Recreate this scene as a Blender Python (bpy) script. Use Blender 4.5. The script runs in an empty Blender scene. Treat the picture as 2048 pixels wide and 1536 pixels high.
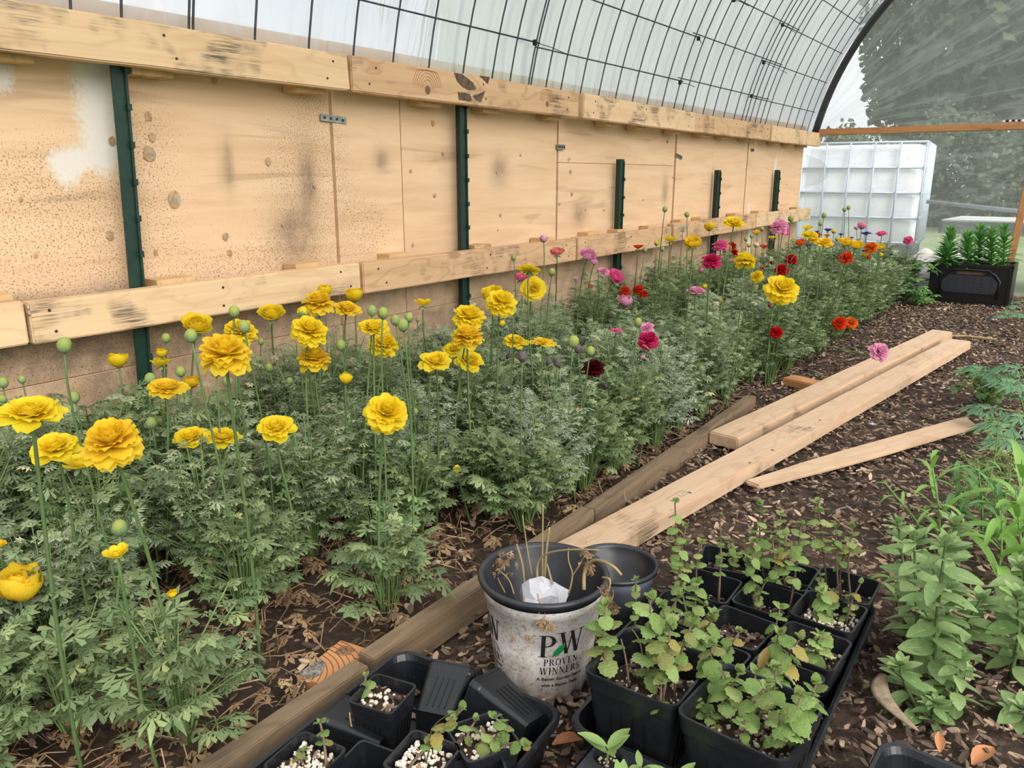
import bpy, bmesh, math, random
import numpy as np
from mathutils import Vector, Matrix, Quaternion, noise
random.seed(7)
R = math.radians
scn = bpy.context.scene
COL = scn.collection

# ------------------------------------------------------------------ camera
HC = 0.74; FPX = 1560.0
PITCH = math.atan((768 - 355) / FPX)
PSI = math.atan((2187 - 1024) / FPX * math.cos(PITCH))
cam_d = bpy.data.cameras.new('camera'); cam = bpy.data.objects.new('camera', cam_d); COL.objects.link(cam)
cam_d.sensor_fit = 'HORIZONTAL'; cam_d.sensor_width = 36.0; cam_d.lens = FPX / 2048 * 36.0
cam_d.clip_start = 0.02; cam_d.clip_end = 400
cam.location = (0, 0, HC); cam.rotation_euler = (math.pi / 2 - PITCH, 0, PSI)
scn.camera = cam
# ------------------------------------------------------------------ sky, light, exposure
scn.view_settings.view_transform = 'Standard'; scn.view_settings.look = 'None'
scn.view_settings.gamma = 1.0; scn.view_settings.use_curve_mapping = False
scn.view_settings.exposure = 0.70
wd = bpy.data.worlds.new('overcast_sky'); scn.world = wd; wd.use_nodes = True
nt = wd.node_tree; nt.nodes.clear()
wo = nt.nodes.new('ShaderNodeOutputWorld'); bg = nt.nodes.new('ShaderNodeBackground')
tc = nt.nodes.new('ShaderNodeTexCoord'); sx = nt.nodes.new('ShaderNodeSeparateXYZ')
nt.links.new(tc.outputs['Generated'], sx.inputs[0])
rp = nt.nodes.new('ShaderNodeValToRGB'); nt.links.new(sx.outputs['Z'], rp.inputs[0])
rp.color_ramp.elements[0].position = 0.0; rp.color_ramp.elements[0].color = (.62, .66, .69, 1)
rp.color_ramp.elements[1].position = 0.9; rp.color_ramp.elements[1].color = (1.18, 1.17, 1.17, 1)
e = rp.color_ramp.elements.new(0.25); e.color = (.72, .76, .80, 1)
nz = nt.nodes.new('ShaderNodeTexNoise'); nz.inputs['Scale'].default_value = 3.2; nz.inputs['Detail'].default_value = 3
nt.links.new(tc.outputs['Generated'], nz.inputs['Vector'])
cr = nt.nodes.new('ShaderNodeValToRGB'); nt.links.new(nz.outputs['Fac'], cr.inputs[0])
cr.color_ramp.elements[0].position = .38; cr.color_ramp.elements[0].color = (.82, .86, .92, 1)
cr.color_ramp.elements[1].position = .66; cr.color_ramp.elements[1].color = (1.14, 1.12, 1.08, 1)
mx = nt.nodes.new('ShaderNodeMix'); mx.data_type = 'RGBA'; mx.blend_type = 'MULTIPLY'; mx.inputs[0].default_value = 1
nt.links.new(rp.outputs[0], mx.inputs[6]); nt.links.new(cr.outputs[0], mx.inputs[7])
nt.links.new(mx.outputs[2], bg.inputs[0]); bg.inputs[1].default_value = 1.0
nt.links.new(bg.outputs[0], wo.inputs[0])
sd = bpy.data.lights.new('overcast_sun', 'SUN'); sun = bpy.data.objects.new('overcast_sun', sd); COL.objects.link(sun)
sd.energy = 4.2; sd.angle = R(50); sd.color = (1, .945, .875)
sun.rotation_euler = (R(18), R(54), 0)
scn.cycles.max_bounces = 8; scn.cycles.transparent_max_bounces = 12; scn.cycles.diffuse_bounces = 3
scn.cycles.glossy_bounces = 2; scn.cycles.transmission_bounces = 4
scn.cycles.use_denoising = True; scn.cycles.caustics_reflective = False; scn.cycles.caustics_refractive = False

# ------------------------------------------------------------------ photo ray helpers (used to measure where real things stand)
_Rt = Vector((math.cos(PSI), math.sin(PSI), 0))
_F = Vector((-math.sin(PSI) * math.cos(PITCH), math.cos(PSI) * math.cos(PITCH), -math.sin(PITCH)))
_U = _Rt.cross(_F)
CAM = Vector((0, 0, HC))
def ray(u, v): return _F + _Rt * ((u - 1024) / FPX) + _U * ((768 - v) / FPX)
def gz(u, v, z=0.0): d = ray(u, v); return CAM + d * ((z - HC) / d.z)
def gx(u, v, x): d = ray(u, v); return CAM + d * (x / d.x)
def gy(u, v, y): d = ray(u, v); return CAM + d * (y / d.y)

# ------------------------------------------------------------------ object helpers
def tag(o, label=None, cat=None, group=None, kind=None):
    if label: o['label'] = label
    if cat: o['category'] = cat
    if group: o['group'] = group
    if kind: o['kind'] = kind
    return o
def empty(name, loc=(0, 0, 0), rz=0.0, parent=None):
    o = bpy.data.objects.new(name, None); COL.objects.link(o); o.location = loc; o.rotation_euler = (0, 0, rz)
    o.empty_display_size = .02
    if parent: o.parent = parent
    return o
def link(name, me, parent=None, loc=None, rot=None, scale=None, mat=None):
    o = bpy.data.objects.new(name, me); COL.objects.link(o)
    if parent: o.parent = parent
    if loc is not None: o.location = loc
    if rot is not None: o.rotation_euler = rot
    if scale is not None: o.scale = (scale,) * 3 if isinstance(scale, (int, float)) else scale
    if mat is not None:
        o.material_slots[0].link = 'OBJECT'; o.material_slots[0].material = mat
    return o
class MB:
    def __init__(s): s.v = []; s.f = []; s.m = []
    def add(s, vs, fs, mi=0, mat=None):
        n = len(s.v)
        if mat is not None: vs = [mat @ Vector(p) for p in vs]
        s.v.extend([tuple(p) for p in vs]); s.f.extend([tuple(i + n for i in f) for f in fs]); s.m.extend([mi] * len(fs))
    def box(s, x0, x1, y0, y1, z0, z1, mi=0, mat=None):
        s.add([(x0, y0, z0), (x1, y0, z0), (x1, y1, z0), (x0, y1, z0), (x0, y0, z1), (x1, y0, z1), (x1, y1, z1), (x0, y1, z1)],
              [(0, 3, 2, 1), (4, 5, 6, 7), (0, 1, 5, 4), (1, 2, 6, 5), (2, 3, 7, 6), (3, 0, 4, 7)], mi, mat)
    def tube(s, pts, r, n=5, mi=0, caps=True, mat=None):
        pts = [Vector(p) for p in pts]; k = len(pts)
        if not hasattr(r, '__len__'): r = [r] * k
        vs = []; fs = []
        nrm = None
        for i, p in enumerate(pts):
            t = (pts[min(i + 1, k - 1)] - pts[max(i - 1, 0)]).normalized()
            if nrm is None: nrm = t.orthogonal().normalized()
            nrm = (nrm - t * nrm.dot(t)).normalized() if (nrm - t * nrm.dot(t)).length > 1e-6 else t.orthogonal().normalized()
            b = t.cross(nrm)
            for j in range(n):
                a = 2 * math.pi * j / n
                vs.append(p + (nrm * math.cos(a) + b * math.sin(a)) * r[i])
        for i in range(k - 1):
            for j in range(n):
                a = i * n + j; b2 = i * n + (j + 1) % n
                fs.append((a, b2, b2 + n, a + n))
        if caps:
            fs.append(tuple(range(n))[::-1]); fs.append(tuple((k - 1) * n + j for j in range(n)))
        s.add(vs, fs, mi, mat)
    def loft(s, loops, closed_ends=(False, False), mi=0, mat=None):
        n = len(loops[0]); vs = [p for l in loops for p in l]; fs = []
        for i in range(len(loops) - 1):
            for j in range(n):
                a = i * n + j; b = i * n + (j + 1) % n
                fs.append((a, b, b + n, a + n))
        if closed_ends[0]: fs.append(tuple(range(n))[::-1])
        if closed_ends[1]: fs.append(tuple((len(loops) - 1) * n + j for j in range(n)))
        s.add(vs, fs, mi, mat)
    def blob(s, c, r, seed=0, nseg=7, nr=5, jit=.15, mi=0, sz=(1, 1, 1)):
        rnd = random.Random(seed); vs = [(c[0], c[1], c[2] - r * sz[2])]; fs = []
        for i in range(1, nr):
            th = math.pi * i / nr
            for j in range(nseg):
                ph = 2 * math.pi * j / nseg; q = r * (1 + rnd.uniform(-jit, jit))
                vs.append((c[0] + q * math.sin(th) * math.cos(ph) * sz[0], c[1] + q * math.sin(th) * math.sin(ph) * sz[1], c[2] - q * math.cos(th) * sz[2]))
        vs.append((c[0], c[1], c[2] + r * sz[2])); last = len(vs) - 1
        for j in range(nseg):
            fs.append((0, 1 + (j + 1) % nseg, 1 + j)); fs.append((last, last - nseg + j, last - nseg + (j + 1) % nseg))
        for i in range(nr - 2):
            for j in range(nseg):
                a = 1 + i * nseg + j; b = 1 + i * nseg + (j + 1) % nseg
                fs.append((a, b, b + nseg, a + nseg))
        s.add(vs, fs, mi)
    def mesh(s, name, mats, smooth=False):
        me = bpy.data.meshes.new(name); me.from_pydata(s.v, [], s.f)
        for m in (mats if isinstance(mats, (list, tuple)) else [mats]): me.materials.append(m)
        if any(s.m): me.polygons.foreach_set('material_index', s.m)
        if smooth: me.polygons.foreach_set('use_smooth', [True] * len(me.polygons))
        me.update(); return me
    def obj(s, name, mats, parent=None, smooth=False, loc=None, rot=None):
        return link(name, s.mesh(name, mats, smooth), parent, loc, rot)

# ------------------------------------------------------------------ materials
def lin(c):
    def f(x): x /= 255.0; return x / 12.92 if x <= .04045 else ((x + .055) / 1.055) ** 2.4
    return (f(c[0]), f(c[1]), f(c[2]), 1)
class NT:
    def __init__(s, name):
        s.m = bpy.data.materials.new(name); s.m.use_nodes = True; s.t = s.m.node_tree; s.t.nodes.clear()
        s.out = s.n('ShaderNodeOutputMaterial'); s.p = s.n('ShaderNodeBsdfPrincipled'); s.l(s.p.outputs[0], s.out.inputs[0])
        s.tc = s.n('ShaderNodeTexCoord')
    def n(s, t, **kw):
        x = s.t.nodes.new(t)
        for k, v in kw.items(): setattr(x, k, v)
        return x
    def l(s, a, b): s.t.links.new(a, b)
    def map(s, scale=(1, 1, 1), co='Object', loc=(0, 0, 0)):
        m = s.n('ShaderNodeMapping'); m.inputs['Scale'].default_value = scale; m.inputs['Location'].default_value = loc
        s.l(s.tc.outputs[co], m.inputs[0]); return m.outputs[0]
    def noise(s, vec, scale, detail=3, rough=.5, dist=0):
        x = s.n('ShaderNodeTexNoise'); s.l(vec, x.inputs['Vector']); x.inputs['Scale'].default_value = scale
        x.inputs['Detail'].default_value = detail; x.inputs['Roughness'].default_value = rough; x.inputs['Distortion'].default_value = dist
        return x.outputs['Fac']
    def ramp(s, fac, stops, interp='LINEAR'):
        r = s.n('ShaderNodeValToRGB'); r.color_ramp.interpolation = interp; s.l(fac, r.inputs[0]); el = r.color_ramp.elements
        while len(el) < len(stops): el.new(.5)
        for e_, (p, c) in zip(el, sorted(stops, key=lambda q: q[0])):
            e_.position = p; e_.color = c if len(c) == 4 else (*c, 1)
        return r.outputs[0]
    def mix(s, a, b, fac, mode='MIX'):
        m = s.n('ShaderNodeMix'); m.data_type = 'RGBA'; m.blend_type = mode
        for sock, val in ((6, a), (7, b), (0, fac)):
            if hasattr(val, 'is_linked') or hasattr(val, 'links'): s.l(val, m.inputs[sock])
            else: m.inputs[sock].default_value = val
        return m.outputs[2]
    def math(s, op, a, b=0.0):
        m = s.n('ShaderNodeMath'); m.operation = op
        for i, val in ((0, a), (1, b)):
            if hasattr(val, 'links'): s.l(val, m.inputs[i])
            else: m.inputs[i].default_value = val
        return m.outputs[0]
    def bump(s, h, strength=.3, dist=.002):
        b = s.n('ShaderNodeBump'); b.inputs['Strength'].default_value = strength; b.inputs['Distance'].default_value = dist
        s.l(h, b.inputs['Height']); s.l(b.outputs[0], s.p.inputs['Normal'])
    def col(s, c): 
        if hasattr(c, 'links'): s.l(c, s.p.inputs['Base Color'])
        else: s.p.inputs['Base Color'].default_value = c
    def rough(s, r): s.p.inputs['Roughness'].default_value = r
    def translucent(s, c, fac):
        tr = s.n('ShaderNodeBsdfTranslucent'); mxs = s.n('ShaderNodeMixShader'); mxs.inputs[0].default_value = fac
        if hasattr(c, 'links'): s.l(c, tr.inputs[0])
        else: tr.inputs[0].default_value = c
        s.l(s.p.outputs[0], mxs.inputs[1]); s.l(tr.outputs[0], mxs.inputs[2]); s.l(mxs.outputs[0], s.out.inputs[0])

def wood(name, c0, c1, cd, mold=0.0, grain=26.0, rough=.7, knots=True, moldcol=(.035, .03, .028, 1), seed=0.0, moldscale=7):
    """wood grain along local X"""
    t = NT(name); oi = t.n('ShaderNodeObjectInfo')
    off = t.n('ShaderNodeVectorMath'); off.operation = 'SCALE'; cmb = t.n('ShaderNodeCombineXYZ')
    for i in range(3): t.l(oi.outputs['Random'], cmb.inputs[i])
    t.l(cmb.outputs[0], off.inputs[0]); off.inputs['Scale'].default_value = 13.0 + seed
    add = t.n('ShaderNodeVectorMath'); add.operation = 'ADD'; t.l(t.tc.outputs['Object'], add.inputs[0]); t.l(off.outputs[0], add.inputs[1])
    m = t.n('ShaderNodeMapping'); m.inputs['Scale'].default_value = (1.1, grain, grain); t.l(add.outputs[0], m.inputs[0])
    g = t.noise(m.outputs[0], 1.6, 5, .6, .6)
    m2 = t.n('ShaderNodeMapping'); m2.inputs['Scale'].default_value = (2.2, 7, 7); t.l(add.outputs[0], m2.inputs[0])
    w = t.noise(m2.outputs[0], 1.3, 2, .5)
    ringsrc = t.math('ADD', t.math('MULTIPLY', w, 7.0), t.math('MULTIPLY', g, .5))
    rings = t.math('ABSOLUTE', t.math('SUBTRACT', t.math('FRACT', ringsrc), .5))
    c = t.ramp(g, [(.25, c0), (.75, c1)])
    rm = t.ramp(rings, [(0.0, (1, 1, 1)), (.16, (0, 0, 0))])
    c = t.mix(c, cd, t.math('MULTIPLY', rm, .38))
    if knots:
        vo = t.n('ShaderNodeTexVoronoi'); vo.inputs['Scale'].default_value = 1.0
        m3 = t.n('ShaderNodeMapping'); m3.inputs['Scale'].default_value = (3.2, 9, 9); t.l(add.outputs[0], m3.inputs[0]); t.l(m3.outputs[0], vo.inputs['Vector'])
        k = t.ramp(vo.outputs['Distance'], [(.0, (1, 1, 1)), (.13, (.5, .5, .5)), (.16, (0, 0, 0))])
        c = t.mix(c, (cd[0] * .55, cd[1] * .45, cd[2] * .4, 1), t.math('MULTIPLY', k, .8))
    if mold > 0:
        a = t.noise(add.outputs[0], moldscale, 3, .6)
        am = t.ramp(a, [(.60 - mold * .2, (0, 0, 0)), (.72 - mold * .2, (1, 1, 1))])
        b = t.noise(m.outputs[0], 9, 4, .7)
        bm = t.ramp(b, [(.40, (0, 0, 0)), (.62, (1, 1, 1))])
        c = t.mix(c, moldcol, t.math('MULTIPLY', t.math('MULTIPLY', am, bm), .85))
    t.col(c); t.rough(rough); t.bump(g, .35, .0015)
    return t.m

M = {}
M['rail_new'] = wood('rail_plywood_wood', lin((212, 178, 138)), lin((232, 200, 160)), lin((196, 156, 114)), mold=.42, knots=False)
M['rail_old'] = wood('rail_fir_wood', lin((192, 154, 116)), lin((218, 180, 140)), lin((148, 104, 72)), mold=.38)
M['plank'] = wood('fresh_fir', lin((192, 161, 130)), lin((210, 180, 150)), lin((172, 134, 100)), mold=0.04, knots=False, grain=34)
M['edge'] = wood('weathered_board', lin((108, 90, 70)), lin((146, 124, 98)), lin((82, 66, 50)), mold=.15, grain=40, knots=False)
M['redwood'] = wood('door_frame_wood', lin((176, 122, 78)), lin((198, 146, 98)), lin((140, 88, 52)), grain=30)
M['block'] = wood('block_wood', lin((188, 130, 84)), lin((205, 150, 102)), lin((130, 78, 46)), knots=False)
M['spacer'] = wood('spacer_wood', lin((196, 160, 112)), lin((216, 182, 134)), lin((170, 128, 84)), mold=.2, knots=False)

def m_ply():
    t = NT('plywood'); oi = t.n('ShaderNodeObjectInfo')
    cmb = t.n('ShaderNodeCombineXYZ')
    for i in range(3): t.l(oi.outputs['Random'], cmb.inputs[i])
    sc = t.n('ShaderNodeVectorMath'); sc.operation = 'SCALE'; t.l(cmb.outputs[0], sc.inputs[0]); sc.inputs['Scale'].default_value = 9
    add = t.n('ShaderNodeVectorMath'); add.operation = 'ADD'; t.l(t.tc.outputs['Object'], add.inputs[0]); t.l(sc.outputs[0], add.inputs[1])
    m = t.n('ShaderNodeMapping'); m.inputs['Scale'].default_value = (1, 1.6, 16); t.l(add.outputs[0], m.inputs[0])
    g = t.noise(m.outputs[0], 1.5, 4, .6, .5)
    big = t.noise(add.outputs[0], 1.6, 2, .5)
    c = t.ramp(g, [(.3, lin((210, 174, 136))), (.55, lin((226, 192, 154))), (.75, lin((233, 203, 168)))])
    c = t.mix(c, lin((236, 192, 156)), t.math('MULTIPLY', big, .4))
    gr = t.ramp(t.noise(m.outputs[0], .8, 2, .4, 1.5), [(.62, (0, 0, 0)), (.70, (1, 1, 1))])
    c = t.mix(c, lin((168, 140, 108)), t.math('MULTIPLY', gr, .45))
    at = t.n('ShaderNodeAttribute'); at.attribute_name = 'mold'
    sp = t.noise(add.outputs[0], 240, 3, .75)
    thr = t.math('SUBTRACT', t.math('ADD', sp, t.math('MULTIPLY', at.outputs['Fac'], .13)), .715)
    thr = t.math('MINIMUM', t.math('MAXIMUM', t.math('MULTIPLY', thr, 16), 0), 1)
    c = t.mix(c, lin((92, 78, 60)), t.math('MULTIPLY', thr, .75))
    a2 = t.n('ShaderNodeAttribute'); a2.attribute_name = 'smudge_shade'  # grey smudges plus the painted shade below the lower rail
    s2 = t.math('MULTIPLY', t.noise(add.outputs[0], 14, 4, .7), a2.outputs['Fac'])
    c = t.mix(c, lin((96, 84, 70)), t.math('MINIMUM', t.math('MULTIPLY', s2, 1.15), .8))
    a3 = t.n('ShaderNodeAttribute'); a3.attribute_name = 'paint'
    fz = t.noise(add.outputs[0], 120, 2, .6)
    pv = t.math('MINIMUM', t.math('MAXIMUM', t.math('MULTIPLY', t.math('SUBTRACT', t.math('ADD', a3.outputs['Fac'], t.math('MULTIPLY', fz, .9)), .85), 2.6), 0), 1)
    c = t.mix(c, lin((226, 220, 212)), t.math('MULTIPLY', pv, .9))
    t.col(c); t.rough(.75); t.bump(g, .2, .001)
    return t.m
M['ply'] = m_ply()

def simple(name, c, rough=.5, metal=0.0, var=None, scale=20, bump=0.0, spec=None):
    t = NT(name); t.rough(rough); t.p.inputs['Metallic'].default_value = metal
    if spec is not None: t.p.inputs['Specular IOR Level'].default_value = spec
    if var:
        n = t.noise(t.tc.outputs['Object'], scale, 4, .6); t.col(t.ramp(n, [(.35, c), (.7, var)]))
        if bump: t.bump(n, bump, .002)
    else: t.col(c)
    return t.m
M['post'] = simple('green_post_paint', lin((18, 44, 36)), .45, var=lin((26, 58, 46)), scale=30)
M['galv'] = simple('galvanised_steel', lin((170, 172, 170)), .35, .8, var=lin((120, 122, 122)), scale=60)
M['dark_metal'] = simple('dark_screw', lin((60, 48, 40)), .5, .5, var=lin((90, 72, 58)))
M['wire'] = simple('panel_wire', lin((92, 96, 102)), .45, .6, var=lin((66, 68, 72)), scale=25)
M['tie'] = simple('black_tie', lin((14, 14, 15)), .5)
M['pipe'] = simple('black_pipe', lin((34, 33, 34)), .55, var=lin((48, 46, 46)), scale=15)
def m_plastic(name, c, dust, dcol, rough=.45):
    t = NT(name); n = t.noise(t.tc.outputs['Object'], 90, 4, .75); big = t.noise(t.tc.outputs['Object'], 9, 3, .6)
    f = t.math('MULTIPLY', t.ramp(n, [(.56, (0, 0, 0)), (.74, (1, 1, 1))]), t.ramp(big, [(.35, (0, 0, 0)), (.75, (1, 1, 1))]))
    t.col(t.mix(c, dcol, t.math('MULTIPLY', f, dust))); t.rough(rough); t.bump(big, .08, .002); return t.m
M['pot'] = m_plastic('black_pot_plastic', lin((27, 29, 33)), .30, lin((120, 108, 92)), .33)
M['pot2'] = m_plastic('grey_pot_plastic', lin((44, 47, 54)), .3, lin((120, 108, 92)), .4)
M['tray'] = m_plastic('tray_plastic', lin((24, 27, 32)), .25, lin((130, 120, 104)), .32)
M['crate'] = m_plastic('crate_plastic', lin((12, 12, 13)), .15, lin((80, 76, 70)), .4)
M['bluegrey'] = simple('blue_grey_plastic', lin((126, 134, 150)), .45, var=lin((112, 120, 136)))
M['blackrim'] = simple('black_rim_plastic', lin((36, 38, 43)), .32, var=lin((52, 54, 60)), scale=30)
def m_bucket():
    t = NT('dirty_white_plastic'); o = t.tc.outputs['Object']
    n = t.noise(o, 26, 5, .7); b = t.noise(o, 9, 3, .6); f = t.noise(o, 190, 3, .7)
    c = t.ramp(b, [(.3, lin((232, 230, 228))), (.7, lin((214, 208, 198)))])
    c = t.mix(c, lin((150, 116, 84)), t.math('MULTIPLY', t.ramp(n, [(.44, (0, 0, 0)), (.68, (1, 1, 1))]), .6))
    c = t.mix(c, lin((120, 84, 56)), t.math('MULTIPLY', t.ramp(f, [(.52, (0, 0, 0)), (.66, (1, 1, 1))]), .55))
    t.col(c); t.rough(.5); return t.m
M['bucket'] = m_bucket()
M['ink'] = simple('black_print', lin((28, 26, 26)), .6)
M['leafprint'] = simple('green_print', lin((24, 128, 70)), .5, var=lin((40, 150, 80)), scale=120)
M['paper'] = simple('crumpled_white_film', lin((206, 206, 212)), .4, var=lin((186, 186, 194)), scale=30)
M['white_cover'] = simple('row_cover_cloth', lin((232, 230, 226)), .8, var=lin((205, 203, 198)), scale=12)

def island_mat(name, stops, rough=.6, trans=0.0, bump=0.0, scale=60, obj_random=False, spec=.5, bdist=.001):
    t = NT(name)
    if obj_random: oi = t.n('ShaderNodeObjectInfo'); src = oi.outputs['Random']
    else: g = t.n('ShaderNodeNewGeometry'); src = g.outputs['Random Per Island']
    c = t.ramp(src, stops)
    n = t.noise(t.tc.outputs['Object'], scale, 3, .6)
    c = t.mix(c, (0, 0, 0, 1), t.math('MULTIPLY', t.ramp(n, [(.3, (1, 1, 1)), (.7, (0, 0, 0))]), .20))
    t.col(c); t.rough(rough); t.p.inputs['Specular IOR Level'].default_value = spec
    if bump: t.bump(n, bump, bdist)
    if trans: t.translucent(c, trans)
    return t.m
def L(*c): return lin(c)
M['fol_a'] = island_mat('ranunculus_leaf_grey', [(0, L(112, 131, 97)), (.4, L(135, 152, 115)), (.8, L(160, 176, 135)), (.975, L(176, 187, 146)), (1, L(237, 225, 185))], .6, .22)
M['fol_b'] = island_mat('ranunculus_leaf_green', [(0, L(98, 118, 76)), (.45, L(120, 141, 94)), (.85, L(144, 164, 113)), (.975, L(162, 180, 120)), (1, L(214, 206, 146))], .55, .25)
M['fol_s'] = island_mat('silvery_leaf', [(0, L(135, 151, 124)), (.5, L(164, 178, 151)), (1, L(194, 205, 178))], .7, .15)
M['stalk'] = island_mat('petiole_green', [(0, L(94, 126, 70)), (.6, L(126, 158, 92)), (1, L(149, 169, 110))], .55, .1)
M['stem'] = island_mat('flower_stem_green', [(0, L(84, 110, 62)), (1, L(112, 136, 84))], .55, .12, obj_random=True)
M['sepal'] = island_mat('sepal_green', [(0, L(104, 132, 92)), (.6, L(126, 152, 112)), (1, L(140, 160, 110))], .7, .15)
M['budgreen'] = island_mat('bud_green', [(0, L(112, 140, 96)), (1, L(140, 160, 106))], .65, .15)
M['budcore'] = island_mat('bud_core_green', [(0, L(150, 168, 88)), (1, L(172, 182, 92))], .6, .2, obj_random=True)
M['buddark'] = island_mat('bud_dark', [(0, L(84, 84, 78)), (1, L(104, 90, 92))], .65, .1)
def petal(name, a, b, c=None): return island_mat(name, [(0, a), (.5, b), (1, c or b)], .45, .5, scale=25, spec=.2)
PC = dict(Y=petal('petal_yellow', L(255, 220, 36), L(255, 232, 62), L(255, 226, 48)),
          O=petal('petal_golden', L(255, 212, 40), L(255, 224, 66), L(255, 218, 52)),
          P=petal('petal_pink', L(244, 156, 200), L(250, 184, 216)),
          H=petal('petal_hot_pink', L(242, 104, 162), L(250, 136, 186)),
          M=petal('petal_magenta', L(196, 30, 92), L(222, 56, 118)),
          R=petal('petal_red', L(186, 20, 28), L(212, 36, 36)),
          E=petal('petal_orange_red', L(220, 56, 22), L(236, 82, 36)),
          A=petal('petal_orange', L(232, 104, 28), L(242, 130, 44)),
          C=petal('petal_coral', L(246, 140, 134), L(250, 166, 156)),
          D=petal('petal_maroon', L(52, 10, 18), L(88, 16, 26)),
          V=petal('petal_violet', L(64, 40, 140), L(92, 70, 180)),
          W=petal('petal_white', L(236, 234, 214), L(246, 244, 230)),
          S=petal('petal_pale_pink', L(236, 190, 214), L(244, 208, 226)))
M['mint'] = island_mat('mint_leaf', [(0, L(135, 165, 93)), (.5, L(156, 184, 108)), (.85, L(173, 199, 125)), (1, L(199, 203, 125))], .8, .25, bump=.9, scale=13, obj_random=True, bdist=.003, spec=.2)
M['mint_y'] = island_mat('mint_leaf_yellowing', [(0, L(136, 150, 90)), (.6, L(158, 164, 100)), (1, L(190, 170, 96))], .8, .2, bump=.9, scale=13, obj_random=True, bdist=.003, spec=.2)
M['mint_seed'] = island_mat('seedling_leaf', [(0, L(140, 172, 96)), (1, L(160, 188, 116))], .6, .3, obj_random=True)
M['woody'] = island_mat('woody_stem', [(0, L(98, 76, 62)), (1, L(136, 112, 94))], .8, 0, obj_random=True)
M['drystem'] = island_mat('dry_stem', [(0, L(150, 120, 82)), (.5, L(180, 152, 108)), (1, L(150, 142, 92))], .8, .1)
M['snap'] = island_mat('snapdragon_leaf', [(0, L(122, 152, 94)), (.5, L(142, 168, 108)), (1, L(164, 188, 126))], .6, .28, obj_random=True, scale=6, spec=.3)
M['rib'] = simple('leaf_rib', L(156, 184, 132), .6)
M['grassleaf'] = island_mat('strap_leaf', [(0, L(124, 172, 72)), (.5, L(140, 186, 88)), (1, L(160, 200, 104))], .5, .3, obj_random=True)
M['grassleaf2'] = island_mat('strap_leaf_blue', [(0, L(102, 150, 84)), (1, L(130, 172, 102))], .5, .25, obj_random=True)
M['lime'] = island_mat('lime_feather', [(0, L(140, 178, 66)), (1, L(168, 200, 92))], .6, .3)
M['lily'] = island_mat('lily_leaf', [(0, L(72, 136, 59)), (.6, L(101, 167, 77)), (1, L(136, 193, 101))], .5, .2)
M['parsley'] = island_mat('parsley_leaf', [(0, L(65, 108, 54)), (.6, L(97, 140, 70)), (1, L(135, 171, 94))], .55, .2)
M['geran'] = island_mat('palmate_leaf', [(0, L(94, 137, 97)), (1, L(126, 167, 122))], .6, .2)
M['litter'] = island_mat('dry_litter', [(0, L(110, 84, 60)), (.5, L(152, 122, 88)), (.9, L(186, 156, 118)), (1, L(208, 184, 148))], .85, .05)
M['chip'] = island_mat('wood_chip', [(0, L(60, 48, 42)), (.3, L(96, 78, 65)), (.6, L(132, 109, 90)), (.85, L(166, 140, 115)), (1, L(204, 178, 150))], .85, 0, bump=.5, scale=90)
M['chip1'] = island_mat('wood_chip_single', [(0, L(66, 52, 45)), (.35, L(98, 80, 66)), (.65, L(130, 108, 88)), (.88, L(160, 134, 110)), (1, L(196, 170, 142))], .85, 0, bump=.5, scale=90, obj_random=True)
M['dryleaf'] = simple('dry_orange_leaf', L(168, 106, 66), .7, var=L(190, 132, 88), scale=40)
M['barkcurl'] = simple('bark_curl', L(120, 102, 82), .85, var=L(170, 152, 126), scale=75, bump=.8)
M['perlite'] = simple('perlite', L(232, 226, 212), .8, var=L(206, 192, 168), scale=60)
M['soil'] = simple('soil', L(40, 29, 22), .95, var=L(72, 53, 40), scale=55, bump=.9)
def m_ground():
    t = NT('bark_soil'); o = t.tc.outputs['Object']
    a = t.noise(o, 3.0, 4, .6); b = t.noise(o, 60, 5, .7)
    c = t.ramp(b, [(.3, L(46, 36, 29)), (.55, L(82, 64, 50)), (.75, L(122, 98, 76))])
    c = t.mix(c, L(30, 22, 18), t.math('MULTIPLY', t.ramp(a, [(.4, (0, 0, 0)), (.65, (1, 1, 1))]), .6))
    t.col(c); t.rough(.95); t.bump(b, .8, .006); return t.m
M['ground'] = m_ground()
M['lawn'] = simple('lawn', L(104, 122, 82), .9, var=L(128, 142, 98), scale=2.5)
M['tree'] = island_mat('tree_leaves', [(0, L(72, 88, 62)), (.6, L(88, 106, 74)), (1, L(108, 124, 92))], .8, .15)
M['trunk'] = simple('tree_bark', L(66, 58, 50), .9, var=L(88, 80, 70), scale=6)
M['tote'] = simple('tank_plastic', L(226, 230, 236), .5, var=L(214, 220, 230), scale=3)
M['cage'] = simple('cage_bar', L(176, 186, 204), .5, .1)
M['pallet'] = simple('grey_pallet', L(70, 78, 88), .6)
M['tablewhite'] = simple('white_table_top', L(218, 220, 220), .4)
M['tablegrey'] = simple('table_edge', L(104, 112, 118), .5)

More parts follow.
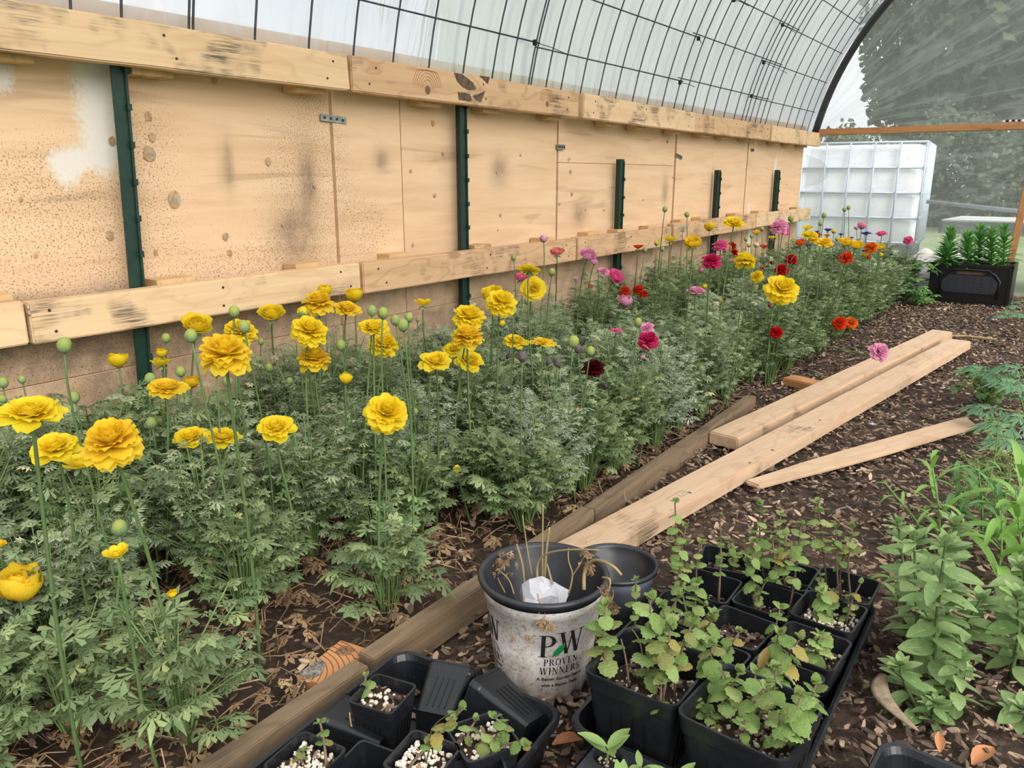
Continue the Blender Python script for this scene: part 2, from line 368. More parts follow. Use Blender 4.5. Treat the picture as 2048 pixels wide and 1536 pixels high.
def m_film(name, haze, col, rough=.25, wr=(1, 1, 1), strength=.5, streak=.0, attr=None):
    t = NT(name); t.t.nodes.remove(t.p)
    tr = t.n('ShaderNodeBsdfTransparent'); tr.inputs[0].default_value = (.95, .945, .94, 1)
    tl = t.n('ShaderNodeBsdfTranslucent'); tl.inputs[0].default_value = col
    df = t.n('ShaderNodeBsdfDiffuse'); df.inputs[0].default_value = col
    gl = t.n('ShaderNodeBsdfGlossy'); gl.inputs['Roughness'].default_value = rough; gl.inputs[0].default_value = (.9, .92, .95, 1)
    mp = t.map(wr)
    if attr: at_ = t.n('ShaderNodeAttribute'); at_.attribute_name = attr; mp = at_.outputs['Vector']
    n = t.noise(mp, 1.0, 4, .6, .3 if attr else .8)
    bp = t.n('ShaderNodeBump'); bp.inputs['Strength'].default_value = strength; bp.inputs['Distance'].default_value = .02; t.l(n, bp.inputs['Height'])
    t.l(bp.outputs[0], gl.inputs['Normal'])
    a = t.n('ShaderNodeMixShader'); a.inputs[0].default_value = .35; t.l(tl.outputs[0], a.inputs[1]); t.l(df.outputs[0], a.inputs[2])
    b = t.n('ShaderNodeMixShader'); t.l(tr.outputs[0], b.inputs[1]); t.l(a.outputs[0], b.inputs[2])
    st = t.ramp(n, [(.46, (0, 0, 0)), (.5, (1, 1, 1)), (.54, (0, 0, 0))])
    n2 = t.noise(mp if attr else t.map(tuple(q * .35 for q in wr)), .45, 3, .6, .4)
    hz = t.math('ADD', t.math('MULTIPLY', st, streak), t.math('MULTIPLY', t.ramp(n2, [(.4, (0, 0, 0)), (.7, (1, 1, 1))]), streak * .8))
    t.l(t.math('ADD', hz, haze), b.inputs[0])
    fr = t.n('ShaderNodeFresnel'); fr.inputs[0].default_value = 1.35; t.l(bp.outputs[0], fr.inputs['Normal'])
    c = t.n('ShaderNodeMixShader'); t.l(t.math('MULTIPLY', fr.outputs[0], .45), c.inputs[0]); t.l(b.outputs[0], c.inputs[1]); t.l(gl.outputs[0], c.inputs[2])
    t.l(c.outputs[0], t.out.inputs[0]); return t.m
M['film_roof'] = m_film('roof_film', .50, (.70, .735, .765, 1), .25, (.8, 3.5, .8), .5, .14)
M['film_end'] = m_film('end_film', .25, (.66, .69, .66, 1), .3, (1, 1, 1), .3, .13, 'wrinkle')

# ------------------------------------------------------------------ ground
def hgt(x, y): return (.02 * max(0, min(1, (-.79 - x) / .05)) * max(0, min(1, (2.9 - y) / .5))) + .012 * noise.noise(Vector((x * 1.7, y * 1.7, 3))) + .005 * noise.noise(Vector((x * 7, y * 7, 9)))
def build_ground():
    mb = MB(); nx, ny = 90, 150; x0, x1, y0, y1 = -1.72, 2.0, -1.2, 6.0
    for j in range(ny + 1):
        for i in range(nx + 1):
            x = x0 + (x1 - x0) * i / nx; y = y0 + (y1 - y0) * j / ny
            z = hgt(x, y) - .006
            mb.v.append((x, y, z))
    for j in range(ny):
        for i in range(nx):
            a = j * (nx + 1) + i; mb.f.append((a, a + 1, a + nx + 2, a + nx + 1)); mb.m.append(0)
    g = mb.obj('ground', M['ground'], smooth=True); tag(g, kind='structure'); return g
ground = build_ground()
mb = MB(); mb.box(-40, 40, -30, 60, -.30, -.06); lawn = tag(mb.obj('lawn', M['lawn']), kind='structure')

def chip_geo(rnd, L_, W_, T_):
    n = rnd.choice((5, 6, 6)); top = []
    for i in range(n):
        a = 2 * math.pi * i / n + rnd.uniform(-.25, .25)
        top.append((L_ * .5 * math.cos(a) * rnd.uniform(.8, 1.1), W_ * .5 * math.sin(a) * rnd.uniform(.75, 1.15), T_ * .5 * (1 + rnd.uniform(-.4, .4))))
    bot = [(p[0] * .95, p[1] * .9, -T_ * .5) for p in top]
    vs = top + bot; fs = [tuple(range(n))] + [(j, j + n, (j + 1) % n + n, (j + 1) % n) for j in range(n)]
    return vs, fs
def path_xy(rnd):
    while True:
        y = .35 + 5.55 * rnd.random() ** 1.25; x = rnd.uniform(-.78 if y < 1.4 else -.90, .75)
        # keep to what lies in or near the view
        if x > .1 + .12 * y: continue
        return x, y
def build_chips():
    rnd = random.Random(11); prot = [chip_geo(rnd, 1, rnd.uniform(.25, .6), rnd.uniform(.06, .14)) for _ in range(24)]
    V = []; Fc = []; n0 = 0
    def scatter(N, fn, smin, smax, tilt, zoff):
        nonlocal n0
        for _ in range(N):
            x, y = fn(rnd); vs, fs = prot[rnd.randrange(24)]
            s = rnd.uniform(smin, smax) * (1 + .04 * y)
            m = Matrix.Translation((x, y, hgt(x, y) + rnd.uniform(0, zoff))) @ Matrix.Rotation(rnd.uniform(0, 6.28), 4, 'Z') @ Matrix.Rotation(rnd.gauss(0, tilt), 4, 'X') @ Matrix.Rotation(rnd.gauss(0, tilt), 4, 'Y')
            for p in vs: V.append(m @ (Vector(p) * s))
            for f in fs: Fc.append(tuple(i + n0 for i in f))
            n0 += len(vs)
    scatter(34000, path_xy, .008, .025, .30, .014)
    scatter(2600, lambda r: (r.uniform(-1.6, -.78), .2 + 3.2 * r.random() ** 1.4), .010, .028, .3, .03)
    me = bpy.data.meshes.new('bark_mulch'); me.from_pydata(V, [], Fc); me.materials.append(M['chip']); me.update()
    o = link('bark_mulch', me, ground); o['kind'] = 'stuff'
    pm = []
    for k in range(10):
        b = MB(); vs, fs = chip_geo(rnd, 1, rnd.uniform(.3, .6), rnd.uniform(.07, .14)); b.add(vs, fs); pm.append(b.mesh('wood_chip', M['chip1']))
    k = 0
    while k < 290:
        u = rnd.uniform(900, 2040); v = rnd.uniform(760, 1530); p = gz(u, v, 0)
        if p.x < -.72 or p.y > 3.4: continue
        if -.47 < p.x < -.15 and p.y < 1.29: continue
        s = rnd.uniform(.015, .029)
        link('wood_chip', pm[k % 10], ground, (p.x, p.y, hgt(p.x, p.y) + .011), (rnd.gauss(0, .18), rnd.gauss(0, .18), rnd.uniform(0, 6.28)), s); k += 1
build_chips()

# ------------------------------------------------------------------ plywood wall
XW = -1.69
wall = empty('wall_left'); tag(wall, kind='structure')
mold_spots = [(60, 430, .34, .16), (150, 370, .2, .1), (40, 560, .3, .12), (110, 470, .22, .1), (640, 400, .10, .25), (640, 250, .12, .15), (560, 340, .15, .15),
              (730, 430, .12, .12), (700, 480, .2, .07), (590, 500, .2, .08), (210, 560, .15, .08), (60, 700, .3, .09), (230, 780, .12, .16), (160, 640, .3, .06), (560, 640, .3, .06), (900, 560, .3, .05), (450, 540, .2, .05), (260, 640, .1, .2), (300, 240, .1, .1)]
smudge_spots = [(590, 480, .07, .1), (615, 360, .03, .1), (455, 330, .015, .06), (95, 610, .3, .03), (230, 790, .04, .18), (760, 320, .03, .03), (890, 310, .12, .012), (1000, 340, .05, .05), (1160, 430, .06, .05), (500, 640, .3, .05), (1160, 600, .05, .14), (1230, 560, .08, .07), (900, 640, .2, .04), (60, 690, .3, .05), (1330, 380, .03, .06)]
paint_pts = [((190, 140), (195, 205), .058), ((195, 205), (205, 310), .052), ((205, 310), (120, 325), .032), ((120, 325), (135, 348), .032), ((195, 190), (190, 230), .05), ((0, 130), (0, 160), .03), ((1497, 410), (1500, 460), .02), ((1552, 320), (1548, 350), .03), ((1500, 455), (1492, 540), .04)]
def W2(u, v): p = gx(u, v, XW); return p.y, p.z
moldW = [(*W2(a, b), c, d) for a, b, c, d in mold_spots]
smudW = [(*W2(a, b), c, d) for a, b, c, d in smudge_spots]
paintW = [(W2(*a), W2(*b), r) for a, b, r in paint_pts]
def panel(y0, y1, z0, z1, xo=0.0, tx=.012):
    ny = max(2, int((y1 - y0) / .02)); nz_ = max(2, int((z1 - z0) / .02)); mb = MB(); md = []; sm = []; pa = []
    yc, zc = (y0 + y1) / 2, (z0 + z1) / 2
    for j in range(nz_ + 1):
        for i in range(ny + 1):
            y = y0 + (y1 - y0) * i / ny; z = z0 + (z1 - z0) * j / nz_
            mb.v.append((.002 * noise.noise(Vector((y * 2, z * 2, 1))), y - yc, z - zc))
            md.append(min(1.3, sum(math.exp(-((y - a) / c) ** 2 - ((z - b) / d) ** 2) for a, b, c, d in moldW) + (.25 if z < .42 else .02)))
            sm.append(min(1.1, sum(math.exp(-((y - a) / c) ** 2 - ((z - b) / d) ** 2) for a, b, c, d in smudW) + (.75 if z < .43 else 0)))  # smudge spots, plus shade under the lower rail painted as darker tone
            best = 0
            for (A, B, r) in paintW:
                dx, dz = B[0] - A[0], B[1] - A[1]; q = dx * dx + dz * dz + 1e-9; t_ = max(0, min(1, ((y - A[0]) * dx + (z - A[1]) * dz) / q))
                d_ = math.hypot(y - A[0] - t_ * dx, z - A[1] - t_ * dz); best = max(best, 1.15 - d_ / r * .75)
            pa.append(max(0, min(1, best)))
    for j in range(nz_):
        for i in range(ny):
            a = j * (ny + 1) + i; mb.f.append((a, a + 1, a + ny + 2, a + ny + 1)); mb.m.append(0)
    nfront = len(mb.v); ye, ze = (y1 - y0) / 2, (z1 - z0) / 2
    mb.box(-tx, -.0021, -ye, ye, -ze, ze)
    me = mb.mesh('plywood_panel', M['ply'])
    for nm, arr in (('mold', md), ('smudge_shade', sm), ('paint', pa)):
        at = me.attributes.new(nm, 'FLOAT', 'POINT'); at.data.foreach_set('value', arr + [0.0] * (len(mb.v) - nfront))
    return link('plywood_panel', me, wall, (XW + xo, yc, zc))
ys = [-.93, .29, 1.508, 1.775, 2.642, 3.723, 4.20, 4.739, 5.28, 5.87]
g_ = .0035
knot_px = {0: [], 1: [(295, 232, 9), (303, 275, 9), (297, 308, 15), (348, 398, 16), (535, 323, 9), (565, 450, 5), (450, 473, 8), (458, 505, 7), (218, 470, 9), (223, 282, 8), (628, 372, 6), (70, 510, 4), (310, 505, 5), (40, 398, 4), (428, 160, 7), (470, 640, 10)],
           2: [(688, 206, 5), (693, 405, 5), (765, 427, 4), (757, 242, 5), (700, 358, 4)], 3: [(865, 246, 7), (820, 342, 5), (868, 391, 6), (885, 307, 5), (825, 490, 5), (995, 460, 3), (993, 345, 4), (1040, 310, 4), (1000, 430, 5)],
           4: [(1138, 318, 5), (1140, 343, 6), (1143, 388, 7), (1118, 408, 5), (1335, 283, 7), (1345, 355, 4), (1207, 420, 4), (1285, 400, 4), (1170, 420, 4)]}
for i in range(len(ys) - 1):
    xo = (-.003, 0, .004, 0, -.003, .003, 0, .003, 0)[i]
    zt = 1.088 if i != 0 else 1.088
    if i == 4:
        panel(ys[i] + g_ + .01, ys[i + 1] - g_, .7975, zt, xo); panel(ys[i] + g_ + .004, ys[i + 1] - g_ - .008, 0.0, .7955, xo + .004)
    else:
        panel(ys[i] + g_, ys[i + 1] - g_, .332, zt, xo); panel(ys[i] + g_, ys[i + 1] - g_, 0.0, .330, xo + .005)
    if knot_px.get(i):
        kb = MB()
        for (u, v, r) in knot_px[i]:
            y, z = W2(u, v); rr = r * .85 * abs(XW) / 1150; n = 9; c = (.0035, y, z)
            vs = [(.0046, y, z)] + [(.0036, y + rr * .8 * math.cos(2 * math.pi * k / n) * random.uniform(.8, 1.15), z + rr * math.sin(2 * math.pi * k / n) * random.uniform(.8, 1.15)) for k in range(n)]
            kb.add(vs, [(0, 1 + k, 1 + (k + 1) % n) for k in range(n)])
            if r > 12:
                vs = [(.0048, y + rr * .5 * math.cos(a) + .004, z + rr * .6 * math.sin(a)) for a in [2 * math.pi * k / n for k in range(n)]]
                kb.add(vs, [tuple(range(n))], 1)
        ko = kb.obj('knots', [simple('knot_brown%d' % i, L(196, 162, 122), .8, var=L(146, 118, 90), scale=110), simple('knot_pale%d' % i, L(190, 174, 152), .8, var=L(150, 128, 100), scale=90)], wall, loc=(XW, 0, 0)); ko['kind'] = 'stuff'
# splintered gap battens seen through the seams
for (y, z0, z1) in ((2.642, .0, .95), (3.723, .2, .95)):
    b = MB(); b.box(-.03, -.013, -.02, .02, z0, z1); b.obj('seam_backing', M['rail_old'], wall, loc=(XW, y, 0))
for (z, y0, y1) in ((.331, -.9, 5.85), (.797, 2.65, 3.72)):  # strips added behind the level seams to block outside light
    b = MB(); b.box(-.035, -.0155, y0, y1, z - .03, z + .03); b.obj('seam_backing', M['spacer'], wall, loc=(XW, 0, 0))
for y in ys[1:-1]:  # more added strips, closing the upright seams to outside light
    b = MB(); b.box(-.060, -.036, y - .02, y + .02, 0, 1.08); b.obj('seam_backing', M['spacer'], wall, loc=(XW, 0, 0))
# mending plates
def plate(u, v, w_, rot, lab):
    y, z = W2(u, v); t = empty('mending_plate', (XW + .006, y, z)); t.rotation_euler = (R(rot), 0, 0)
    tag(t, lab, 'metal plate')
    b = MB(); b.box(-.001, .0015, -w_ / 2, w_ / 2, -.009, .009); b.obj('plate', M['galv'], t)
    for s in (-.36, -.12, .12, .36):
        b = MB(); b.tube([(.001, s * w_, 0), (.0035, s * w_, 0)], .0035, 8); b.obj('screw', M['dark_metal'], t)
plate(664, 238, .09, -3, 'galvanised mending plate bridging the plywood seam nearest the big green post')
plate(1119, 294, .06, 0, 'small galvanised plate over the seam between second and third posts')
plate(1356, 313, .07, -10, 'tilted galvanised plate on the seam right of the third post')
plate(1503, 300, .05, 0, 'tiny galvanised plate on the farthest plywood seam')

# ------------------------------------------------------------------ rails (2x4s on spacers)
def board(name, length, h, th, mat, bev=.003, seg=24, rough_end=0.0, seed=0, warp=.0):
    """board centred on its length: local X length, Y thickness, Z height"""
    rnd = random.Random(seed); bm = bmesh.new()
    bmesh.ops.create_cube(bm, size=1)
    for v in bm.verts: v.co = Vector((v.co.x * length, v.co.y * th, v.co.z * h))
    bmesh.ops.bevel(bm, geom=[e_ for e_ in bm.edges], offset=bev, segments=2, affect='EDGES')
    long_e = [e_ for e_ in bm.edges if abs((e_.verts[0].co - e_.verts[1].co).x) > length * .8]
    bmesh.ops.subdivide_edges(bm, edges=long_e, cuts=seg)
    for v in bm.verts:
        v.co.z += warp * math.sin(v.co.x / length * math.pi * 1.3) + .0012 * noise.noise(Vector((v.co.x * 6, v.co.y * 20, seed)))
        v.co.y += .0012 * noise.noise(Vector((v.co.x * 5, 7, seed + v.co.z * 20)))
        if rough_end and v.co.x > length / 2 - .01: v.co.x += rough_end * noise.noise(Vector((v.co.z * 60, v.co.y * 60, seed))) - rough_end * .3
    me = bpy.data.meshes.new(name); bm.to_mesh(me); bm.free(); me.materials.append(mat)
    me.polygons.foreach_set('use_smooth', [False] * len(me.polygons)); return me
def rail(y0, y1, z0, z1, mat, lab, seed, spacers, dx=0.0, dz=(0, 0), rough_end=0.0):
    Ln = y1 - y0 - .004
    xo = -1.6 + dx; t = empty('rail_board', (xo, (y0 + y1) / 2, (z0 + z1) / 2)); tag(t, lab, 'wooden board', 'boards nailed along the plywood wall')
    t.rotation_euler = (math.atan2(dz[1] - dz[0], y1 - y0), 0, 0); t.location.z += (dz[0] + dz[1]) / 2
    link('plank', board('plank', Ln, z1 - z0, .038, mat, seed=seed, rough_end=rough_end), t, (-.019, 0, 0), (0, 0, R(90)))
    up = z0 > .8
    for s in spacers:
        b = MB(); yl = s - (y0 + y1) / 2; h = z1 - z0
        if up: b.box(-.088, -.0385, yl - .045, yl + .045, -h / 2 - .012, -h / 2 + .07)
        else: b.box(-.088, -.0385, yl - .045, yl + .045, -h / 2 + .01, h / 2 + .010)
        b.obj('spacer_block', M['spacer'], t)
    for s in (.05, .5, .95):
        for zz in (-.02, .022):
            yl = (s - .5) * (Ln - .03); yl += random.uniform(-.02, .02); b = MB(); b.tube([(-.0005, yl, zz), (.0012, yl, zz)], .0030, 8); b.obj('screw', M['dark_metal'], t)
    return t
rail(-.93, .50, .960, 1.045, M['rail_new'], 'pale plywood strip at the top edge, cut off by the left frame', 1, (.1, .39), 0, (0, 0))
t = rail(.50, 1.50, .958, 1.044, M['rail_new'], 'pale mouldy upper rail board with a splintered end left of the knotty board', 2, (.70, .98, 1.40), .003, (0, 0), .02)
t = rail(1.507, 2.65, .957, 1.045, M['rail_old'], 'knotty upper rail board with two large knots and black stencil mark', 3, (1.86, 2.16, 2.54), 0, (.0, .0))
def rdec(u, v, e_=.0012): p = gx(u, v, -1.5985); return (e_, p.y - (1.507 + 2.65) / 2, p.z - 1.001)
for (u, v, r_) in ((856, 180, .011), (1095, 208, .0085)):
    c_ = rdec(u, v); kb = MB(); n = 14
    kb.add([c_] + [(c_[0] - .0004, c_[1] + r_ * math.cos(2 * math.pi * k / n), c_[2] + r_ * 1.1 * math.sin(2 * math.pi * k / n)) for k in range(n)], [(0, 1 + k, 1 + (k + 1) % n) for k in range(n)])
    kb.obj('knot', bpy.data.materials.get('rail_knot') or simple('rail_knot', L(132, 92, 66), .8, var=L(110, 74, 54), scale=90), t)
    gb_ = MB()
    for q in range(1, 7):
        rr = r_ * (1.15 + .55 * q); pts = []
        for k in range(17):
            a = R(10 + 160 * k / 16); y_ = c_[1] + rr * 1.25 * math.cos(a); z_ = c_[2] + min(rr * 1.5 * math.sin(a), .042 - c_[2] - .001 * q) ; pts.append((.0004, y_, max(-.040, z_)))
        gb_.tube(pts, .0006, 3, caps=False)
    gb_.obj('grain_lines', bpy.data.materials.get('grain_line') or simple('grain_line', L(166, 122, 84), .8), t)
b = MB()   # faded black stencil print on this board
def dec(u, v): p = gx(u, v, -1.5985); return (.0012, p.y - (1.507 + 2.65) / 2, p.z - 1.001)
def poly(b, pts): b.add([dec(*q) for q in pts], [tuple(range(len(pts)))][:1] if False else [tuple(reversed(range(len(pts))))])
poly(b, [(908, 145), (924, 148), (935, 156), (947, 166), (953, 176), (950, 180), (938, 180), (926, 174), (915, 163)])
poly(b, [(916, 184), (928, 185), (940, 188), (944, 199), (942, 203), (918, 199)])
poly(b, [(946, 191), (958, 188), (971, 181), (966, 195), (961, 204), (952, 199)])
poly(b, [(959, 151), (980, 154), (976, 168)])
b.obj('stencil_print', simple('faded_stencil', L(66, 56, 48), .8, var=L(120, 96, 72), scale=60), t)
rail(2.662, 3.71, .955, 1.044, M['rail_new'], 'rough-sawn upper rail board right of the knotty stencilled board', 4, (2.95, 3.22, 3.60), .012, (0, -.004))
rail(3.725, 4.85, .953, 1.040, M['rail_old'], 'fourth upper rail board with dark swirling grain near the far end', 5, (3.95, 4.25, 4.6), 0)
rail(4.86, 5.93, .950, 1.040, M['rail_new'], 'farthest upper rail board ending at the black hoop', 6, (5.1, 5.4, 5.7), .006)
rail(-.93, .648, .432, .515, M['rail_new'], 'pale lower rail board with torn lower edge, cut off by the left frame', 7, (.2, .60), 0)
rail(.650, 1.505, .432, .512, M['rail_new'], 'lower rail board crossing the nearest green post', 8, (.98, 1.36), .003, (-.002, .002))
rail(1.51, 2.645, .425, .510, M['rail_old'], 'brown lower rail board above the yellow flowers, with grey stains', 9, (1.7, 2.1, 2.5), .004, (.002, 0))
rail(2.66, 3.53, .425, .512, M['rail_old'], 'lower rail board behind the pink blossoms', 10, (2.85, 3.1, 3.4), 0)
rail(3.54, 4.70, .440, .525, M['rail_old'], 'lower rail board behind the mixed red and yellow blossoms', 11, (3.75, 4.0, 4.5), .004, (0, .006))
rail(4.71, 5.86, .450, .530, M['rail_new'], 'farthest lower rail board, jutting past the plywood end', 12, (4.9, 5.3, 5.7), .003)

# ------------------------------------------------------------------ T posts
def tpost(y, top, lab, lean=0.0):
    t = empty('fence_post', (-1.652, y, 0)); t.rotation_euler = (lean, 0, 0); tag(t, lab, 'metal post', 'green metal posts along the plywood')
    w = .017
    b = MB(); b.box(.004, .008, -w, w, -.05, top); b.obj('flange', M['post'], t)
    b = MB(); b.box(-.022, .004, -.0025, .0025, -.05, top); b.box(.008, .0125, w - .008, w - .003, -.05, top - .01); b.obj('web', M['post'], t)
    z = .05
    while z < top - .02:
        b = MB(); b.box(.008, .017, w - .010, w - .001, z, z + .013); b.obj('stud', M['post'], t); z += .075
    return t
tpost(.875, 1.05, 'widest green metal post, left of the first plywood seam', R(-2.2))
tpost(2.018, 1.05, 'tall green metal post reaching the knotty upper rail', 0)
tpost(3.09, .816, 'shorter green metal post ending below the rail, behind the pink blossoms')
tpost(4.205, .779, 'thin green post standing between the two far white paint marks')
tpost(5.22, .787, 'farthest and smallest green metal post near the plywood end')

# ------------------------------------------------------------------ hoop house: wire panels, film, hoop, end wall
XC, ZC, RC = .097, .712, 1.775
def arcp(a, y, r=RC): return (XC - r * math.cos(a), y, ZC + r * math.sin(a))
film = MB(); NA, NY = 90, 60
for j in range(NY + 1):
    for i in range(NA + 1):
        a = R(8) + R(164) * i / NA; y = -1.3 + 7.25 * j / NY
        film.v.append(arcp(a, y, RC + .02 + .010 * noise.noise(Vector((i * .06, y * 3, 2))) + .006 * noise.noise(Vector((i * .3, y * 5, 5)))))
for j in range(NY):
    for i in range(NA):
        a = j * (NA + 1) + i; film.f.append((a, a + 1, a + NA + 2, a + NA + 1)); film.m.append(0)
fo = film.obj('ceiling', M['film_roof'], smooth=True); tag(fo, kind='structure')
wire_sets = [([-.2, -.05, .1, .26, .41, .57, .72, .83, .93, 1.08], 'wire panel bending overhead at the left top corner'),
             ([1.09, 1.25, 1.41, 1.56, 1.71, 1.86, 2.02, 2.17, 2.27, 2.38], 'arched wire panel above the knotty upper rail'),
             ([2.395, 2.49, 2.59, 2.73, 2.87, 3.01, 3.16, 3.30, 3.45, 3.58], 'arched wire panel in the middle of the tunnel wall'),
             ([3.68, 3.79, 3.93, 4.06, 4.21, 4.36, 4.54, 4.61, 4.79], 'arched wire panel second from the black hoop'),
             ([4.48, 4.70, 4.88, 5.11, 5.29, 5.45, 5.61, 5.76], 'arched wire panel next to the black hoop')]
aw = MB(); aw.tube([arcp(R(9) + R(162) * i / 60, 0) for i in range(61)], .0029, 5, caps=False); aw_me = aw.mesh('arch_wire', M['wire'], True)
for k, (yl, lab) in enumerate(wire_sets):
    t = empty('wire_panel', (0, 0, 0)); tag(t, lab, 'wire mesh', 'wire panels of the tunnel')
    for y in yl: link('arch_wire', aw_me, t, (0, y, 0))
    ln = yl[-1] - yl[0] + .03
    if k == 3: ln = 4.82 - 3.55
    b = MB(); b.tube([(0, 0, 0), (0, ln, 0)], .0027, 5); cm = b.mesh('cross_wire', M['wire'], True)
    off = (R(0), R(.45), R(0), R(.35), R(0))[k]
    for q in range(25):
        a = R(15.05) + R(6.27) * q + off
        if a > R(168): break
        p = arcp(a, (yl[0] if k != 3 else 3.55) - .015, RC - .005); link('cross_wire', cm, t, p)
for (u, v, du, dv, lab) in [(1070, 85, 65, 24, 'black cable tie with long tail on the wire above the second post'), (1397, 77, 6, 10, 'black cable tie on the middle horizontal wire'), (1360, 165, 30, 9, 'black cable tie on the lowest wire right of centre'),
                       (1527, 125, 48, 22, 'black cable tie with curved tail near the hoop'), (1503, 192, 18, 8, 'lowest black cable tie near the hoop'), (1565, 50, 26, 16, 'upper black cable tie near the hoop'), (1468, 0, 30, 12, 'black cable tie at the top edge')]:
    d = ray(u, v); A_ = d.x ** 2 + d.z ** 2; ox, oz = -XC, HC - ZC; B_ = 2 * (ox * d.x + oz * d.z); C_ = ox * ox + oz * oz - (RC - .008) ** 2
    s = (-B_ + math.sqrt(B_ * B_ - 4 * A_ * C_)) / 2 / A_; P = CAM + d * s
    t = empty('cable_tie', P); tag(t, lab, 'cable tie', 'black cable ties on the wire')
    b = MB(); n_ = Vector((XC - P.x, 0, ZC - P.z)).normalized(); tz = Vector((-n_.z, 0, n_.x))
    b.tube([n_ * .006 * math.cos(q) + tz * .006 * math.sin(q) + Vector((0, .004 * math.sin(q), 0)) for q in [i * math.pi / 5 for i in range(11)]], .0028, 5, caps=False); b.obj('loop', M['tie'], t)
    b = MB(); b.box(-.006, .006, -.005, .005, -.009, .009); b.obj('lock', M['tie'], t)
    sc = s / FPX; e2 = _Rt * (du * sc) - _U * (dv * sc)
    b = MB(); b.tube([(0, 0, 0), e2 * .5 + _U * .004, e2], .0016, 4); b.obj('tail', M['tie'], t)
# black hoop at the far end
b = MB(); b.tube([arcp(R(10.6) + R(158.8) * i / 70, 5.89, RC - .02) for i in range(71)], .024, 10)
tag(b.obj('hoop_pipe', M['pipe'], smooth=True), 'thick black curved pipe hoop framing the far end wall', 'pipe')
# end wall film
def end_film():
    mb = MB(); nx, nz2 = 110, 90; Y = 5.95; wrk = []
    for j in range(nz2 + 1):
        for i in range(nx + 1):
            x = XC - 1.775 + 3.55 * i / nx; top = 2.47
            z = -.02 + (top + .02) * j / nz2
            rr = math.hypot(x - XC, max(0, z - ZC))
            if z > ZC and rr > RC - .0: k = (RC - .0) / rr; x = XC + (x - XC) * k; z = ZC + (z - ZC) * k
            ang = math.atan2(z - 1.03, x + 1.68); dd = math.hypot(z - 1.03, x + 1.68)
            w = .010 * math.sin(ang * 34 + 2 * noise.noise(Vector((x, z, 0)))) * math.exp(-dd * 1.1) if z > 1.03 else .006 * noise.noise(Vector((x * 3, z * 9, 4)))
            w += .008 * noise.noise(Vector((x * 4, z * 2.4, 1)))
            mb.v.append((x, Y + w, z)); wrk += [(ang * 6.5 if z > 1.03 else x * 2.2), (dd * .7 if z > 1.03 else z * 5), 0.0]
    for j in range(nz2):
        for i in range(nx):
            a = j * (nx + 1) + i; mb.f.append((a, a + 1, a + nx + 2, a + nx + 1)); mb.m.append(0)
    o = mb.obj('wall_back', M['film_end'], smooth=True); tag(o, kind='structure'); o.data.attributes.new('wrinkle', 'FLOAT_VECTOR', 'POINT').data.foreach_set('vector', wrk)
end_film()
t1 = link('trim_1', board('crossbeam', 2.1, .042, .038, M['redwood'], seed=31), None, (-.60, 5.90, 1.045)); tag(t1, kind='structure')
t2 = link('trim_2', board('door_stud', 1.10, .040, .06, M['redwood'], seed=32), None, (-.335, 5.905, .48), (0, R(-87), 0)); tag(t2, kind='structure')
# loose flap of film by the plywood end
b = MB(); vs = []; fs = []
for j in range(7):
    for i in range(7):
        u = i / 6; w_ = j / 6; r_ = .16 * (math.sin(math.pi * w_) ** .6) * u
        vs.append((XW + .02 + r_, 5.875 + .03 * u * math.sin(w_ * 5), .66 + .24 * w_))
for j in range(6):
    for i in range(6): a = j * 7 + i; fs.append((a, a + 1, a + 8, a + 7))
b.add(vs, fs); b.obj('film_flap', M['film_end'], wall, smooth=True)
# black-and-white cord knot on the crossbeam
t = empty('twisted_cord', (-.45, 5.895, 1.075)); tag(t, 'black and white twisted cord lying on the far crossbeam', 'cord')
for k in range(7):
    b = MB(); b.blob((k * .016 - .05, 0, .003 * (k % 2)), .011, k, 6, 4, .1, sz=(1, .7, .7)); b.obj('strand', M['tie'] if k % 2 else M['white_cover'], t)

